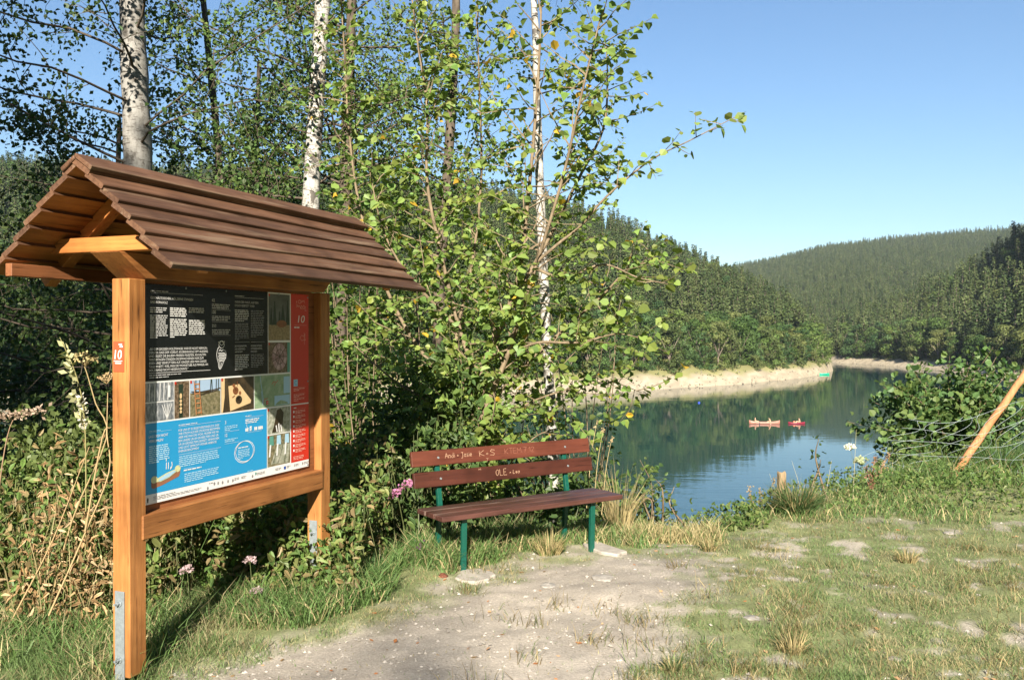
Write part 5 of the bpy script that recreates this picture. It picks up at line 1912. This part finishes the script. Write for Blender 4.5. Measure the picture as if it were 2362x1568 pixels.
tuft(208, 'high straw-coloured grass clump behind the right end of the bench', .92, 7.55, .22, .62, 150, (.34, .29, .15), .9, 'dry_grass', 'dry grass', .006)
tuft(209, 'long green grass clump beside the foot of the leaning fence post', 5.75, 10.3, .45, .5, 500, (.08, .155, .05), .1)
tuft(210, 'long green grass clump at the right edge of the picture', 6.1, 9.9, .45, .42, 420, (.085, .16, .05), .15)


def stalk_plant(seed, name, label, cat, pts, r, col, heads, leaf=None):
    """a single tall stalk (dry or flowering) with heads"""
    g = np.random.default_rng(seed)
    root = empty(name, tuple(pts[0]))
    tag(root, label, cat)
    o = np.array(pts[0])
    s = Soup()
    for p in [pts] + heads.get('side', []):
        q = smooth_path([np.array(a) - o for a in p], 4)
        s.tube(q, np.linspace(r, r * .4, len(q)), 5, col)
    link('stalk', s.mesh('stalk', M_DRY, True), root)
    h = Soup()
    for (c, rad, n, hc, size) in heads.get('umbels', []):
        c = np.array(c) - o
        for k in range(n):
            a, q = g.uniform(0, 2 * PI), rad * math.sqrt(g.uniform(0, 1))
            e = c + np.array([q * math.cos(a), q * math.sin(a), .25 * rad - .5 * q * q / rad])
            h.tube([c - np.array([0, 0, rad * .8]), e], [.0016, .0012], 3, col)
            V, F = quad_geo(np.repeat(e[None], 4, 0) + g.normal(0, size * .3, (4, 3)), g.normal(0, 1, (4, 3)), np.array([[0, -.5, 1]]) + g.normal(0, .4, (4, 3)), size, .9)
            h.add(V, F, np.array(hc) * g.uniform(.75, 1.2))
    for (p0, p1, n, hc, size) in heads.get('spikes', []):
        p0, p1 = np.array(p0) - o, np.array(p1) - o
        t = g.uniform(0, 1, n)[:, None]
        P = p0 * (1 - t) + p1 * t + g.normal(0, .012, (n, 3))
        V, F = quad_geo(P, g.normal(0, 1, (n, 3)), g.normal(0, 1, (n, 3)), size * g.uniform(.6, 1.2, n), .6)
        h.add(V, F, np.repeat(np.array(hc)[None] * g.uniform(.7, 1.25, (n, 1)), 4, 0))
    if h.n: link('flower_head' if heads.get('fresh') else 'seed_head', h.mesh('head', M_LEAF if heads.get('fresh') else M_DRY), root)
    return root


def gp(x, y, Y):
    p = at(x, y, Y)
    return p


# dry stalks standing left of the board
STRAW = (.40, .29, .15)
stalk_plant(300, 'dry_stalk', 'dead hogweed stalk with a bare umbel beside the left board post', 'dead plant',
            [at(110, 1420, 4.6), at(190, 1240, 4.7), at(250, 1090, 4.75), at(365 - 120, 930, 4.8)][:3] + [at(246, 1000, 4.8), at(268 - 20, 905, 4.85)], .0055, STRAW,
            {'umbels': [(at(246, 868, 4.85), .05, 18, STRAW, .012)], 'side': [[at(195, 1225, 4.7), at(235, 1010, 4.7), at(256, 985, 4.72)]]})
stalk_plant(301, 'dry_stalk', 'dead stalk with clustered seed heads left of the board post', 'dead plant',
            [at(100, 1450, 4.9), at(165, 1200, 4.9), at(245, 1010, 4.9), at(220, 930, 4.9), at(200, 860, 4.9), at(190, 835, 4.9)], .006, (.34, .26, .13), {'umbels': [(at(196, 822, 4.9), .07, 26, (.42, .34, .16), .016)]})
stalk_plant(302, 'willowherb', 'faded willowherb with fluffy white seed pods left of the board', 'wild plant',
            [at(195, 1330, 5.0), at(197, 1050, 5.0), at(190, 930, 5.0), at(170, 850, 5.0), at(138, 778, 5.0)], .005, (.26, .24, .10),
            {'spikes': [(at(192, 980, 5), at(150, 800, 5), 60, (.38, .38, .20), .05), (at(192, 980, 5), at(185, 905, 5), 60, (.60, .57, .48), .03)]})
stalk_plant(303, 'willowherb', 'drooping pinkish willowherb at the left edge of the picture', 'wild plant',
            [at(-20, 1300, 5.2), at(0, 1100, 5.2), at(22, 985, 5.2), at(50, 945, 5.2)], .005, (.3, .2, .13), {'spikes': [(at(-20, 965, 5.2), at(105, 945, 5.2), 190, (.36, .27, .20), .030)]})
stalk_plant(304, 'dry_stalk', 'long straw-coloured stalk leaning across the weeds left of the board', 'dead plant', [at(25, 1430, 4.7), at(120, 1245, 4.75), at(205, 1030, 4.8)], .005, (.40, .29, .15), {})
for _i in range(9):
    _x, _t = (40 + 25 * _i), (150 + 9 * _i)
    stalk_plant(310 + _i, 'goldenrod', 'green leafy weed stem, %s from the left board post' % ('nearest', 'second', 'third', 'fourth', 'fifth', 'sixth', 'seventh', 'eighth', 'farthest')[8 - _i], 'wild plant', [at(_x - 20 + 3 * _i, 1280, 5.3), at(_x, 1060, 5.3), at(_x + 12, 930 + (_i * 37) % 90, 5.3)], .004, (.16, .20, .07),
                {'fresh': 1, 'spikes': [(at(_x, 1100, 5.3), at(_x + 12, 935 + (_i * 37) % 90, 5.3), 90, (.12, .16, .05), .055)]})
for _o in [o for o in SC.objects if o.name.startswith('goldenrod')]:
    _o['group'] = 'green leafy weed stems left of the board'

# fireweed by the bench, dry stems behind it, flowers at the rim
stalk_plant(330, 'fireweed', 'pink fireweed bending beside the left end of the bench', 'wildflower',
            [at(845, 1330, 6.6), at(865, 1240, 6.6), at(900, 1150, 6.6), at(930, 1122, 6.55), at(945, 1112, 6.5)], .004, (.35, .28, .12),
            {'fresh': 1, 'spikes': [(at(900, 1145, 6.6), at(950, 1108, 6.5), 110, (.48, .20, .36), .032), (at(868, 1230, 6.6), at(905, 1150, 6.6), 50, (.10, .15, .05), .06)]})
stalk_plant(331, 'clover', 'small violet flower in the grass left of the bench leg', 'wildflower', [at(966, 1290, 6.35), at(967, 1262, 6.35)], .002, (.1, .15, .05), {'fresh': 1, 'spikes': [(at(966, 1258, 6.35), at(968, 1254, 6.35), 12, (.42, .16, .42), .02)]})
for _i, (_x, _y, _yb, _lab) in enumerate(((1392, 985, 1150, 'tallest straw stalk behind the right end of the bench'), (1412, 1005, 1150, 'straw stalk with a seed tip behind the bench, rightmost of the clump'), (1377, 968, 1140, 'upright straw stalk nearest the bench back'))):
    stalk_plant(335 + _i, 'dry_stalk', _lab, 'dead plant', [at(_x - 25, _yb + 40, 7.5), at(_x - 14, (_y + _yb) / 2, 7.5), at(_x, _y, 7.5)], .0035, (.48, .38, .20), {'spikes': [(at(_x - 3, _y + 18, 7.5), at(_x, _y, 7.5), 16, (.42, .31, .17), .02)]})
stalk_plant(340, 'wild_carrot', 'white umbel flower standing highest against the blue water', 'wildflower', [at(1985, 1165, 9.0), at(1975, 1100, 9.0), at(1962, 1034, 9.0)], .003, (.14, .17, .07), {'fresh': 1, 'umbels': [(at(1961, 1030, 9.0), .05, 42, (.72, .72, .62), .022)]})
stalk_plant(341, 'wild_carrot', 'pale green umbel flower lower beside the reddish dock', 'wildflower', [at(2000, 1165, 9.1), at(1992, 1110, 9.1), at(1986, 1064, 9.1)], .003, (.14, .17, .07), {'fresh': 1, 'umbels': [(at(1986, 1060, 9.1), .075, 46, (.42, .46, .28), .022)]})
stalk_plant(342, 'dock_plant', 'reddish brown dock gone to seed between the umbels and the bush', 'wild plant', [at(2010, 1180, 9.2), at(2012, 1120, 9.2), at(2018, 1052, 9.2)], .005, (.28, .15, .10),
            {'side': [[at(2012, 1130, 9.2), at(2030, 1085, 9.2), at(2052, 1046, 9.2)], [at(2012, 1140, 9.2), at(1998, 1100, 9.2), at(2000, 1070, 9.2)]],
             'spikes': [(at(2012, 1130, 9.2), at(2018, 1050, 9.2), 150, (.26, .15, .09), .028), (at(2020, 1110, 9.2), at(2052, 1046, 9.2), 110, (.34, .23, .13), .028), (at(2010, 1130, 9.2), at(1998, 1070, 9.2), 80, (.22, .11, .08), .026)]})
for _i, (_x, _yt, _yb, _dx, _lab) in enumerate(((1752, 1128, 1180, 10, 'dry sorrel spike just left of the stump post'), (1728, 1120, 1185, 14, 'brown sorrel spike farther left of the stump post'), (1785, 1100, 1170, 2, 'thin sorrel spike touching the stump post'))):
    stalk_plant(350 + _i, 'sorrel', _lab, 'wild plant', [at(_x + _dx, _yb + 25, 8.4), at(_x + _dx * .4, (_yt + _yb) / 2, 8.4), at(_x, _yt, 8.4)], .003, (.25, .19, .09), {'spikes': [(at(_x + _dx * .4, _yb - 20, 8.4), at(_x, _yt, 8.4), 60, (.30, .22, .11), .022)]})
for _i, (_x, _yt, _yb, _dx, _lab) in enumerate(((1826, 1062, 1170, 38, 'longest pale grass stalk leaning left out of the tussock'), (1918, 1062, 1180, -22, 'pale grass stalk leaning right out of the tussock'), (1975, 990, 1140, -8, 'straight pale stalk reaching highest beside the umbels'),
                                                (1775, 1092, 1180, 30, 'faint grass stalk leaning left over the stump post'))):
    stalk_plant(356 + _i, 'grass_stalk', _lab, 'grass', [at(_x + _dx, _yb + 20, 8.5), at(_x + _dx * .45, (_yt + _yb) / 2, 8.5), at(_x, _yt, 8.5)], .0028, (.46, .42, .26), {})
stalk_plant(365, 'thistle', 'dark red dry stalk leaning behind the right board post', 'dead plant', [at(640, 1310, 5.9), at(680, 1275, 5.9), at(712, 1240, 5.9)], .004, (.17, .07, .045), {'spikes': [(at(640, 1310, 5.9), at(710, 1243, 5.9), 90, (.16, .065, .045), .03)]})
for _i, (_x, _y, _lab) in enumerate(((430, 1312, 'pale violet hemp-agrimony flower in the weeds below the board rail'), (590, 1362, 'pinkish hemp-agrimony flower head low in the grass between the board posts'), (575, 1290, 'pinkish flower head high in the weeds near the right board post'))):
    stalk_plant(370 + _i, 'agrimony', _lab, 'wildflower', [at(_x + 5, _y + 90, 5.2), at(_x + 3, _y + 40, 5.2), at(_x, _y, 5.2)], .003, (.12, .15, .06), {'fresh': 1, 'umbels': [(at(_x, _y, 5.2), .035, 26, (.46, .34, .36), .016)]})

# ------------------------------------------------------------------ fence remains
def fence():
    b, t = at(2207, 1086, 10.0), at(2372, 850, 10.0)
    root = empty('wire_fence', tuple(b))
    tag(root, 'leaning round fence post with slack wire netting at the right edge', 'fence')
    ax = t - b
    k = 14
    pts = np.array([ax * f for f in np.linspace(-.12, 1, k)])
    g = np.random.default_rng(400)
    V, F = tube(pts + g.normal(0, .003, pts.shape), np.linspace(.044, .038, k) * (1 + g.normal(0, .03, k)), 12)
    n = 12
    bm = bmesh.new()
    vs = [bm.verts.new(v) for v in V]
    for f in F: bm.faces.new([vs[i] for i in f])
    bm.faces.new(vs[:n])
    bm.faces.new(vs[-n:])
    link('fence_post', bm_mesh('fence_post', bm, M_FPOST, True), root)
    s = Soup()
    # netting sheet hung on the post: slack wires both ways
    def net(u, v):
        x = b[0] - 1.1 + 3.0 * u + v * .55
        z = -.15 + 1.0 * v * (1 - .55 * np.clip(.5 - u, 0, 1)) + .05 * np.sin(u * 9 + v * 4) - .12 * np.sin(u * PI)
        y = b[1] - .06 + .10 * np.sin(u * 7 + 2 * v) + .05 * np.sin(v * 6)
        return np.stack([x - b[0], y - b[1], z - b[2] + .12], -1)
    q = np.linspace(0, 1, 40)
    for v in np.linspace(.05, 1, 6): s.tube(net(q, v + .05 * np.sin(q * 13 + 9 * v)), .0017, 4)
    for i, u in enumerate(np.linspace(0, 1, 20)): s.tube(net(u + .025 * np.sin(q * 17 + i * 1.7) + .12 * (q - .5), q), .0017, 4)
    link('wire_netting', s.mesh('wire_netting', M_WIRE, True), root)


fence()
_b = at(1803, 1160, 8.6)
bm = bmesh.new()
_n = 14
_g = np.random.default_rng(410)
_rad = [.043 * (1 + _g.normal(0, .10)) for _ in range(_n)]
_rings = []
for _z, _k in ((-.25, 1.0), (.0, 1.02), (.15, .98), (.285, 1.0), (.30, .90)):
    _rings.append([bm.verts.new((_rad[i] * _k * math.cos(i / _n * 2 * PI) + .012 * _z, _rad[i] * _k * math.sin(i / _n * 2 * PI), _z + (.012 * math.sin(i * 1.3) if _z > .25 else 0))) for i in range(_n)])
for _a, _c in zip(_rings[:-1], _rings[1:]):
    for i in range(_n): bm.faces.new((_a[i], _a[(i + 1) % _n], _c[(i + 1) % _n], _c[i]))
bm.faces.new(_rings[-1])
tag(link('stump_post', bm_mesh('stump_post', bm, M_STUMP), None, tuple(_b)), 'short weathered round wooden post standing at the rim of the drop', 'post')

# stones, cone, litter on the ground
M_STONE = flat('stone', (.28, .26, .23), .9, .2, var=.25, scale=30)


def stone(name, label, x, y, r, seed, m=M_STONE, sz=.5, cat='stone'):
    g = np.random.default_rng(seed)
    bm = bmesh.new()
    bmesh.ops.create_icosphere(bm, subdivisions=2, radius=r)
    for v in bm.verts: v.co = v.co * (1 + g.normal(0, .09)) * 1.0
    for v in bm.verts: v.co.z *= sz
    tag(link(name, bm_mesh(name, bm, m), None, (x, y, gz(x, y) + r * sz * .1)), label, cat)


for _i, (_px, _py, _r, _lab) in enumerate(((1390, 1338, .075, 'flat grey stone in the bare earth in front of the bench'), (1265, 1352, .06, 'flat grey stone low in the earth left of the other flat stone'),
                                           (2190, 1228, .05, 'grey stone in the turf near the right edge'), (1735, 1432, .05, 'pale flat stone in the turf at lower right'),
                                           (2065, 1515, .035, 'small pale stone in the turf near the bottom right'), (745, 1360, .06, 'grey stone at the foot of the right board post'))):
    _p = px_ground([(_px, _py)])[0]
    stone('stone', _lab, _p[0], _p[1], _r, 420 + _i, sz=.28)
_p = px_ground([(1022, 1330)])[0]
stone('pine_cone', 'small brown cone lying left of the bench footing', _p[0], _p[1], .035, 430, flat('cone_brown', (.13, .05, .03), .8, .2, var=.4, scale=90), .7, 'cone')


def litter():
    g = np.random.default_rng(440)
    s = Soup()
    n = 900
    x, y = grass_points(n, -3.0, 7.5, 3.6, 10.5, g)
    k = y < edge_y(x) - .2
    x, y = x[k], y[k]
    P = np.stack([x, y, ground_z(x, y) + .006], 1)
    V, F = quad_geo(P, g.normal(0, 1, P.shape) * np.array([1, 1, .15]), np.array([[0, 0, 1]]) + g.normal(0, .25, P.shape), g.uniform(.010, .045, len(P)), .6)
    pal = np.array([(.42, .18, .07), (.45, .40, .34), (.30, .19, .09), (.52, .47, .40), (.55, .33, .18)])
    s.add(V, F, np.repeat(pal[g.integers(0, 5, len(P))] * g.uniform(.7, 1.2, (len(P), 1)), 4, 0))
    tag(link('fallen_leaves', s.mesh('fallen_leaves', M_DRY)), 'fallen brown leaves and chips scattered over the clearing', None, None, 'stuff')
    s = Soup()
    n = 10500
    x, y = grass_points(n, -3.2, 7.5, 3.6, 8.5, g)
    k = (dirt_mask(x, y) > .45)
    x, y = x[k], y[k]
    r = .0035 + .010 * g.uniform(0, 1, len(x)) ** 4
    oc = np.array([(1, 0, 0), (0, 1, 0), (-1, 0, 0), (0, -1, 0), (0, 0, .8), (0, 0, -.5)])
    c = np.stack([x, y, ground_z(x, y) + r * .2], 1)
    V = (c[:, None] + oc[None] * r[:, None, None] * g.uniform(.7, 1.3, (len(x), 6, 1))).reshape(-1, 3)
    f = np.array([(0, 1, 4), (1, 2, 4), (2, 3, 4), (3, 0, 4), (1, 0, 5), (2, 1, 5), (3, 2, 5), (0, 3, 5)])
    F = (np.arange(len(x))[:, None, None] * 6 + f[None]).reshape(-1, 3)
    s.add(V, F, np.repeat(np.array([.40, .37, .33]) * g.uniform(.55, 1.35, (len(x), 1)), 6, 0))
    tag(link('gravel', s.mesh('gravel', M_DRY)), 'fine gravel in the bare earth', None, None, 'stuff')


litter()

# ------------------------------------------------------------------ boats on the lake
def hull(L, W, H, sheer, flare, n=17):
    """open boat: outer and inner skin, both ends pointed and raised"""
    bm = bmesh.new()
    rows = []
    for i in range(n):
        t = i / (n - 1) * 2 - 1
        w = W / 2 * max(.03, (1 - abs(t) ** 2.6))
        zt = H + sheer * abs(t) ** 3.5
        zk = .35 * H * abs(t) ** 7 - .10
        x = L / 2 * t
        out = [(x, -w, zt), (x, -w * flare, zk + (zt - zk) * .45), (x, -w * .55, zk + .03), (x, 0, zk), (x, w * .55, zk + .03), (x, w * flare, zk + (zt - zk) * .45), (x, w, zt)]
        wi = max(.01, w - .035)
        inn = [(x * .985, wi, zt - .005), (x * .985, wi * .8, zk + .12), (x * .985, 0, zk + .07), (x * .985, -wi * .8, zk + .12), (x * .985, -wi, zt - .005)]
        rows.append([bm.verts.new(p) for p in out + inn])
    m = len(rows[0])
    for a, b in zip(rows[:-1], rows[1:]):
        for j in range(m): bm.faces.new((a[j], a[(j + 1) % m], b[(j + 1) % m], b[j]))
    bm.faces.new(rows[0])
    bm.faces.new(rows[-1])
    return bm


M_CANOE = flat('canoe_red', (.36, .165, .12), .45, .4, var=.1, scale=3)
M_KAYAK = flat('dinghy_red', (.20, .014, .030), .4, .5)
M_SKIN = flat('skin', (.62, .34, .22), .55, .3)
M_HAIR = flat('hair', (.05, .03, .02), .6, .3)
M_SHIRT = flat('white_cloth', (.75, .74, .72), .8, .2)
M_SHORTS = flat('dark_cloth', (.04, .045, .07), .8, .2)


def person(label, loc, rz, hands, lean=.1, shirt=None, knees=.35):
    """a seated figure grown as one skin from a skeleton; local +x is the way it faces, origin at the seat"""
    root = empty('person', loc, rz)
    tag(root, label, 'person')
    V, E, Rd = [], [], []
    def chain(pts, rads, frm=None):
        last = frm
        for p, r in zip(pts, rads):
            V.append(p)
            Rd.append(r)
            if last is not None: E.append((last, len(V) - 1))
            last = len(V) - 1
        return last
    pel = chain([(0, 0, .10)], [.15])
    wst = chain([(lean * .25, 0, .28)], [.125], pel)
    chest = chain([(lean * .6, 0, .46)], [.15], wst)
    neck = chain([(lean * .9, 0, .60)], [.06], chest)
    head = chain([(lean * 1.05 + .01, 0, .70), (lean * 1.15 + .015, 0, .80)], [.085, .085], neck)
    for sg, hd in ((1, hands[0]), (-1, hands[1])):
        sh = np.array((lean * .8, sg * .19, .52))
        hd = np.array(hd, float)
        el = (sh + hd) / 2 + np.array([-.04, sg * .10, -.10])
        chain([tuple(sh), tuple(el), tuple(hd), tuple(hd + np.array([.07, 0, -.02]))], [.062, .045, .034, .04], chest)
        kn = (.42, sg * .13, .10 + knees * .6)
        chain([(.08, sg * .10, .08), kn, (.72, sg * .12, .02), (.84, sg * .12, .03)], [.09, .068, .048, .045], pel)
    me = bpy.data.meshes.new('body')
    me.from_pydata([tuple(map(float, v)) for v in V], E, [])
    for m in (M_SKIN, M_SHORTS, shirt or M_SKIN, M_HAIR): me.materials.append(m)
    o = link('body', me, root)
    md = o.modifiers.new('skin', 'SKIN')
    md.use_smooth_shade = True
    for v, r in zip(me.skin_vertices[0].data, Rd): v.radius = (r, r)
    me.skin_vertices[0].data[0].use_root = True
    o.modifiers.new('sub', 'SUBSURF').levels = 1
    o.modifiers['sub'].render_levels = 1
    dg = bpy.context.evaluated_depsgraph_get()
    fin = bpy.data.meshes.new_from_object(o.evaluated_get(dg))
    o.modifiers.clear()
    o.data = fin
    if len(fin.materials) == 0:
        for m in (M_SKIN, M_SHORTS, shirt or M_SKIN, M_HAIR): fin.materials.append(m)
    for p in fin.polygons:
        c = p.center
        p.material_index = 1 if (c.z < .20 and c.x < .40) else (2 if (.18 < c.z < .56 and abs(c.y) < .22) else 0)
    # hair cap and face
    bm = bmesh.new()
    bmesh.ops.create_uvsphere(bm, u_segments=12, v_segments=8, radius=.105)
    bmesh.ops.delete(bm, geom=[v for v in bm.verts if v.co.z < -.02 and v.co.x > -.03 or v.co.x > .075 and v.co.z < .05], context='VERTS')
    h = link('hair', bm_mesh('hair', bm, M_HAIR, True), root, (lean * 1.12, 0, .79))
    bm = bmesh.new()
    for (x, y, z, r) in ((.092, 0, -.02, .016), (.085, .035, .01, .010), (.085, -.035, .01, .010)):
        bmesh.ops.create_icosphere(bm, subdivisions=1, radius=r, matrix=Matrix.Translation((x, y, z)))
    link('face', bm_mesh('face', bm, [M_SKIN], True), root, (lean * 1.12 + .01, 0, .765))
    return root


def paddle(label, a, b):
    a, b = np.array(a), np.array(b)
    d = unit(b - a)
    s = Soup()
    s.tube([a, b], .018, 6, (.5, .33, .16))
    root = empty('paddle', tuple(a))
    tag(root, label, 'paddle')
    s.V = [s.V[0] - a]
    link('shaft', s.mesh('shaft', M_DRY, True), root)
    side = unit(np.cross(d, (0, 1, 0)))
    bm = box(-.085, .085, -.012, .012, 0, .45, .01)
    bl = link('blade', bm_mesh('blade', bm, M_SHIRT), root)
    bl.location = Vector(b - a)
    bl.rotation_euler = Vector(d).to_track_quat('Z', 'Y').to_euler()


_cy = 14.04 * FPX / (980 - HY)
def lake(x, y): 
    Y = (EYE - WATER_Z) * FPX / (y - HY)
    return np.array([(x - CX) / FPX * Y, Y, WATER_Z])


_c = lake(1763, 977)
canoe = empty('canoe', tuple(_c), math.radians(-4))
tag(canoe, 'long faded red open canoe with two people on the lake', 'canoe')
link('hull', bm_mesh('hull', hull(4.75, .86, .30, .30, .97), M_CANOE, True), canoe)
for _x in (-1.45, .78): link('thwart', bm_mesh('thwart', box(_x - .11, _x + .11, -.34, .34, .14, .17, .004), M_FPOST), canoe)
link('strap', bm_mesh('strap', box(-.90, -.80, -.445, -.425, .0, .30, .002), M_SHORTS), canoe)
_r = math.radians(-4)
def on_boat(c, r, x, y, z): return (c[0] + x * math.cos(r) - y * math.sin(r), c[1] + x * math.sin(r) + y * math.cos(r), c[2] + z)
person('person in white shorts sitting upright in the stern of the long canoe', on_boat(_c, _r, -1.45, 0, .14), _r, ((.32, .18, .30), (.35, -.16, .26)), .02, None)
person('person leaning forward over the paddle in the bow half of the canoe', on_boat(_c, _r, .95, 0, .06), _r + PI, ((.32, .05, .42), (.30, -.22, .28)), .16, None)
paddle('light paddle held upright in the middle of the canoe', on_boat(_c, _r, .62, -.05, .95), on_boat(_c, _r, .80, -.62, .02))
_c2 = lake(1837, 977)
ding = empty('dinghy', tuple(_c2), math.radians(176))
tag(ding, 'small dark red inflatable kayak just right of the canoe', 'kayak')
link('hull', bm_mesh('hull', hull(2.6, .80, .20, .16, 1.05), M_KAYAK, True), ding)
bm = bmesh.new()
bmesh.ops.create_uvsphere(bm, u_segments=14, v_segments=8, radius=.2, matrix=Matrix.Diagonal((1, .9, .75, 1)))
tag(link('ball', bm_mesh('ball', bm, flat('float_orange', (.75, .22, .12), .5), True), None, on_boat(_c2, 0, -.36, 0, .28)), 'round orange float lying in the small red kayak', 'float')
person('person sitting with bent arms in the small red kayak', on_boat(_c2, 0, .52, 0, .05), PI, ((.22, .02, .40), (.22, -.06, .40)), .10, None, .45)
_c3 = lake(1901, 864)
gb = empty('rowing_boat', tuple(_c3), 0.1)
tag(gb, 'bright green rowing boat lying at the tip of the sandy spit', 'boat')
link('hull', bm_mesh('hull', hull(3.6, 1.2, .45, .15, .9), flat('boat_green', (.02, .40, .22), .4), True), gb)
link('thwart', bm_mesh('thwart', box(-.15, .15, -.5, .5, .25, .30, .005), M_SHIRT), gb)
_j = lake(1900, 862)
jt = empty('landing_stage', (_j[0], _j[1] + 12, WATER_Z), 0)
tag(jt, 'narrow grey landing stage running from the spit into the water', 'jetty')
_p0, _p1 = np.array([-1.5, 16, 1.9]), np.array([3.6, -2, .35])
s = Soup(); s.tube([_p0, _p1], .16, 4, (.3, .27, .24)); link('deck', s.mesh('deck', M_DRY), jt)
s = Soup(); s.tube([_p0 + np.array([.8, .5, .9]), _p0 * .4 + _p1 * .6 + np.array([.8, .5, .9])], .05, 4, (.35, .32, .28)); link('handrail', s.mesh('handrail', M_DRY), jt)
for _f in (.1, .5, .9):
    _q = _p0 * (1 - _f) + _p1 * _f
    s = Soup(); s.tube([_q, (_q[0], _q[1], -1.5)], .08, 5, (.25, .22, .19)); link('pile', s.mesh('pile', M_DRY), jt)
_bu = lake(1612, 929)
bm = bmesh.new()
bmesh.ops.create_uvsphere(bm, u_segments=10, v_segments=8, radius=.28)
tag(link('buoy', bm_mesh('buoy', bm, flat('buoy_blue', (.02, .05, .35), .4), True), None, tuple(_bu)), 'small dark blue buoy floating left of the canoe', 'buoy')

# ------------------------------------------------------------------ the air over the lake
_hm = bpy.data.materials.new('haze_air')
_hm.use_nodes = True
_hm.node_tree.nodes.clear()
_pv = _hm.node_tree.nodes.new('ShaderNodeVolumePrincipled')
_pv.inputs['Color'].default_value = (.72, .84, 1.0, 1)
_pv.inputs['Density'].default_value = HAZE
_pv.inputs['Anisotropy'].default_value = 0.0
_ho = _hm.node_tree.nodes.new('ShaderNodeOutputMaterial')
_hm.node_tree.links.new(_pv.outputs[0], _ho.inputs['Volume'])
if HAZE > 0:
    _hz = link('haze', bm_mesh('haze', box(-3200, 3500, -420, 2000, -19, 330, 0), _hm))
    tag(_hz, 'thin bluish summer haze over the valley', None, None, 'stuff')


def shore_stones():
    g = np.random.default_rng(500)
    u = np.concatenate([g.uniform(-.05, .362, 1100), g.uniform(.356, .53, 600)])
    left = np.arange(len(u)) < 1100
    sh = np.where(left, np.interp(u, px_u(L_x), L_shore), np.interp(u, px_u(R_x), R_shore))
    y = sh + g.uniform(0, 1, len(u)) ** 1.6 * np.where(left, 12.0, 13.0)
    x = u * y
    z = hill_z(x, y)
    k = (z > WATER_Z + .02) & (z < WATER_Z + 4.5)
    x, y, z = x[k], y[k], z[k]
    r = .08 + .34 * g.uniform(0, 1, len(x)) ** 5
    oc = np.array([(1, 0, 0), (0, 1, 0), (-1, 0, 0), (0, -1, 0), (0, 0, .7), (0, 0, -.5)])
    V = (np.stack([x, y, z + r * .15], 1)[:, None] + oc[None] * r[:, None, None] * g.uniform(.6, 1.4, (len(x), 6, 1))).reshape(-1, 3)
    f = np.array([(0, 1, 4), (1, 2, 4), (2, 3, 4), (3, 0, 4), (1, 0, 5), (2, 1, 5), (3, 2, 5), (0, 3, 5)])
    F = (np.arange(len(x))[:, None, None] * 6 + f[None]).reshape(-1, 3)
    s = Soup()
    s.add(V, F, np.repeat(np.array([.30, .26, .20]) * g.uniform(.5, 1.25, (len(x), 1)), 6, 0))
    n = 260
    i = g.integers(0, len(x), n)
    w = z[i] > WATER_Z + 2.2
    P = np.repeat(np.stack([x[i], y[i], z[i]], 1)[w], 5, 0) + g.normal(0, .3, (w.sum() * 5, 3)) * np.array([1, 1, .1])
    V, F = quad_geo(P, g.normal(0, .5, P.shape) + np.array([0, 0, .8]), g.normal(0, 1, P.shape), g.uniform(.3, .8, len(P)), .6)
    s.add(V, F, np.repeat(np.array([.12, .14, .05]) * g.uniform(.6, 1.3, (len(P), 1)), 4, 0))
    tag(link('shore_rubble', s.mesh('shore_rubble', M_DRY)), 'stones and sparse weeds on the bare shore', None, None, 'stuff')


shore_stones()
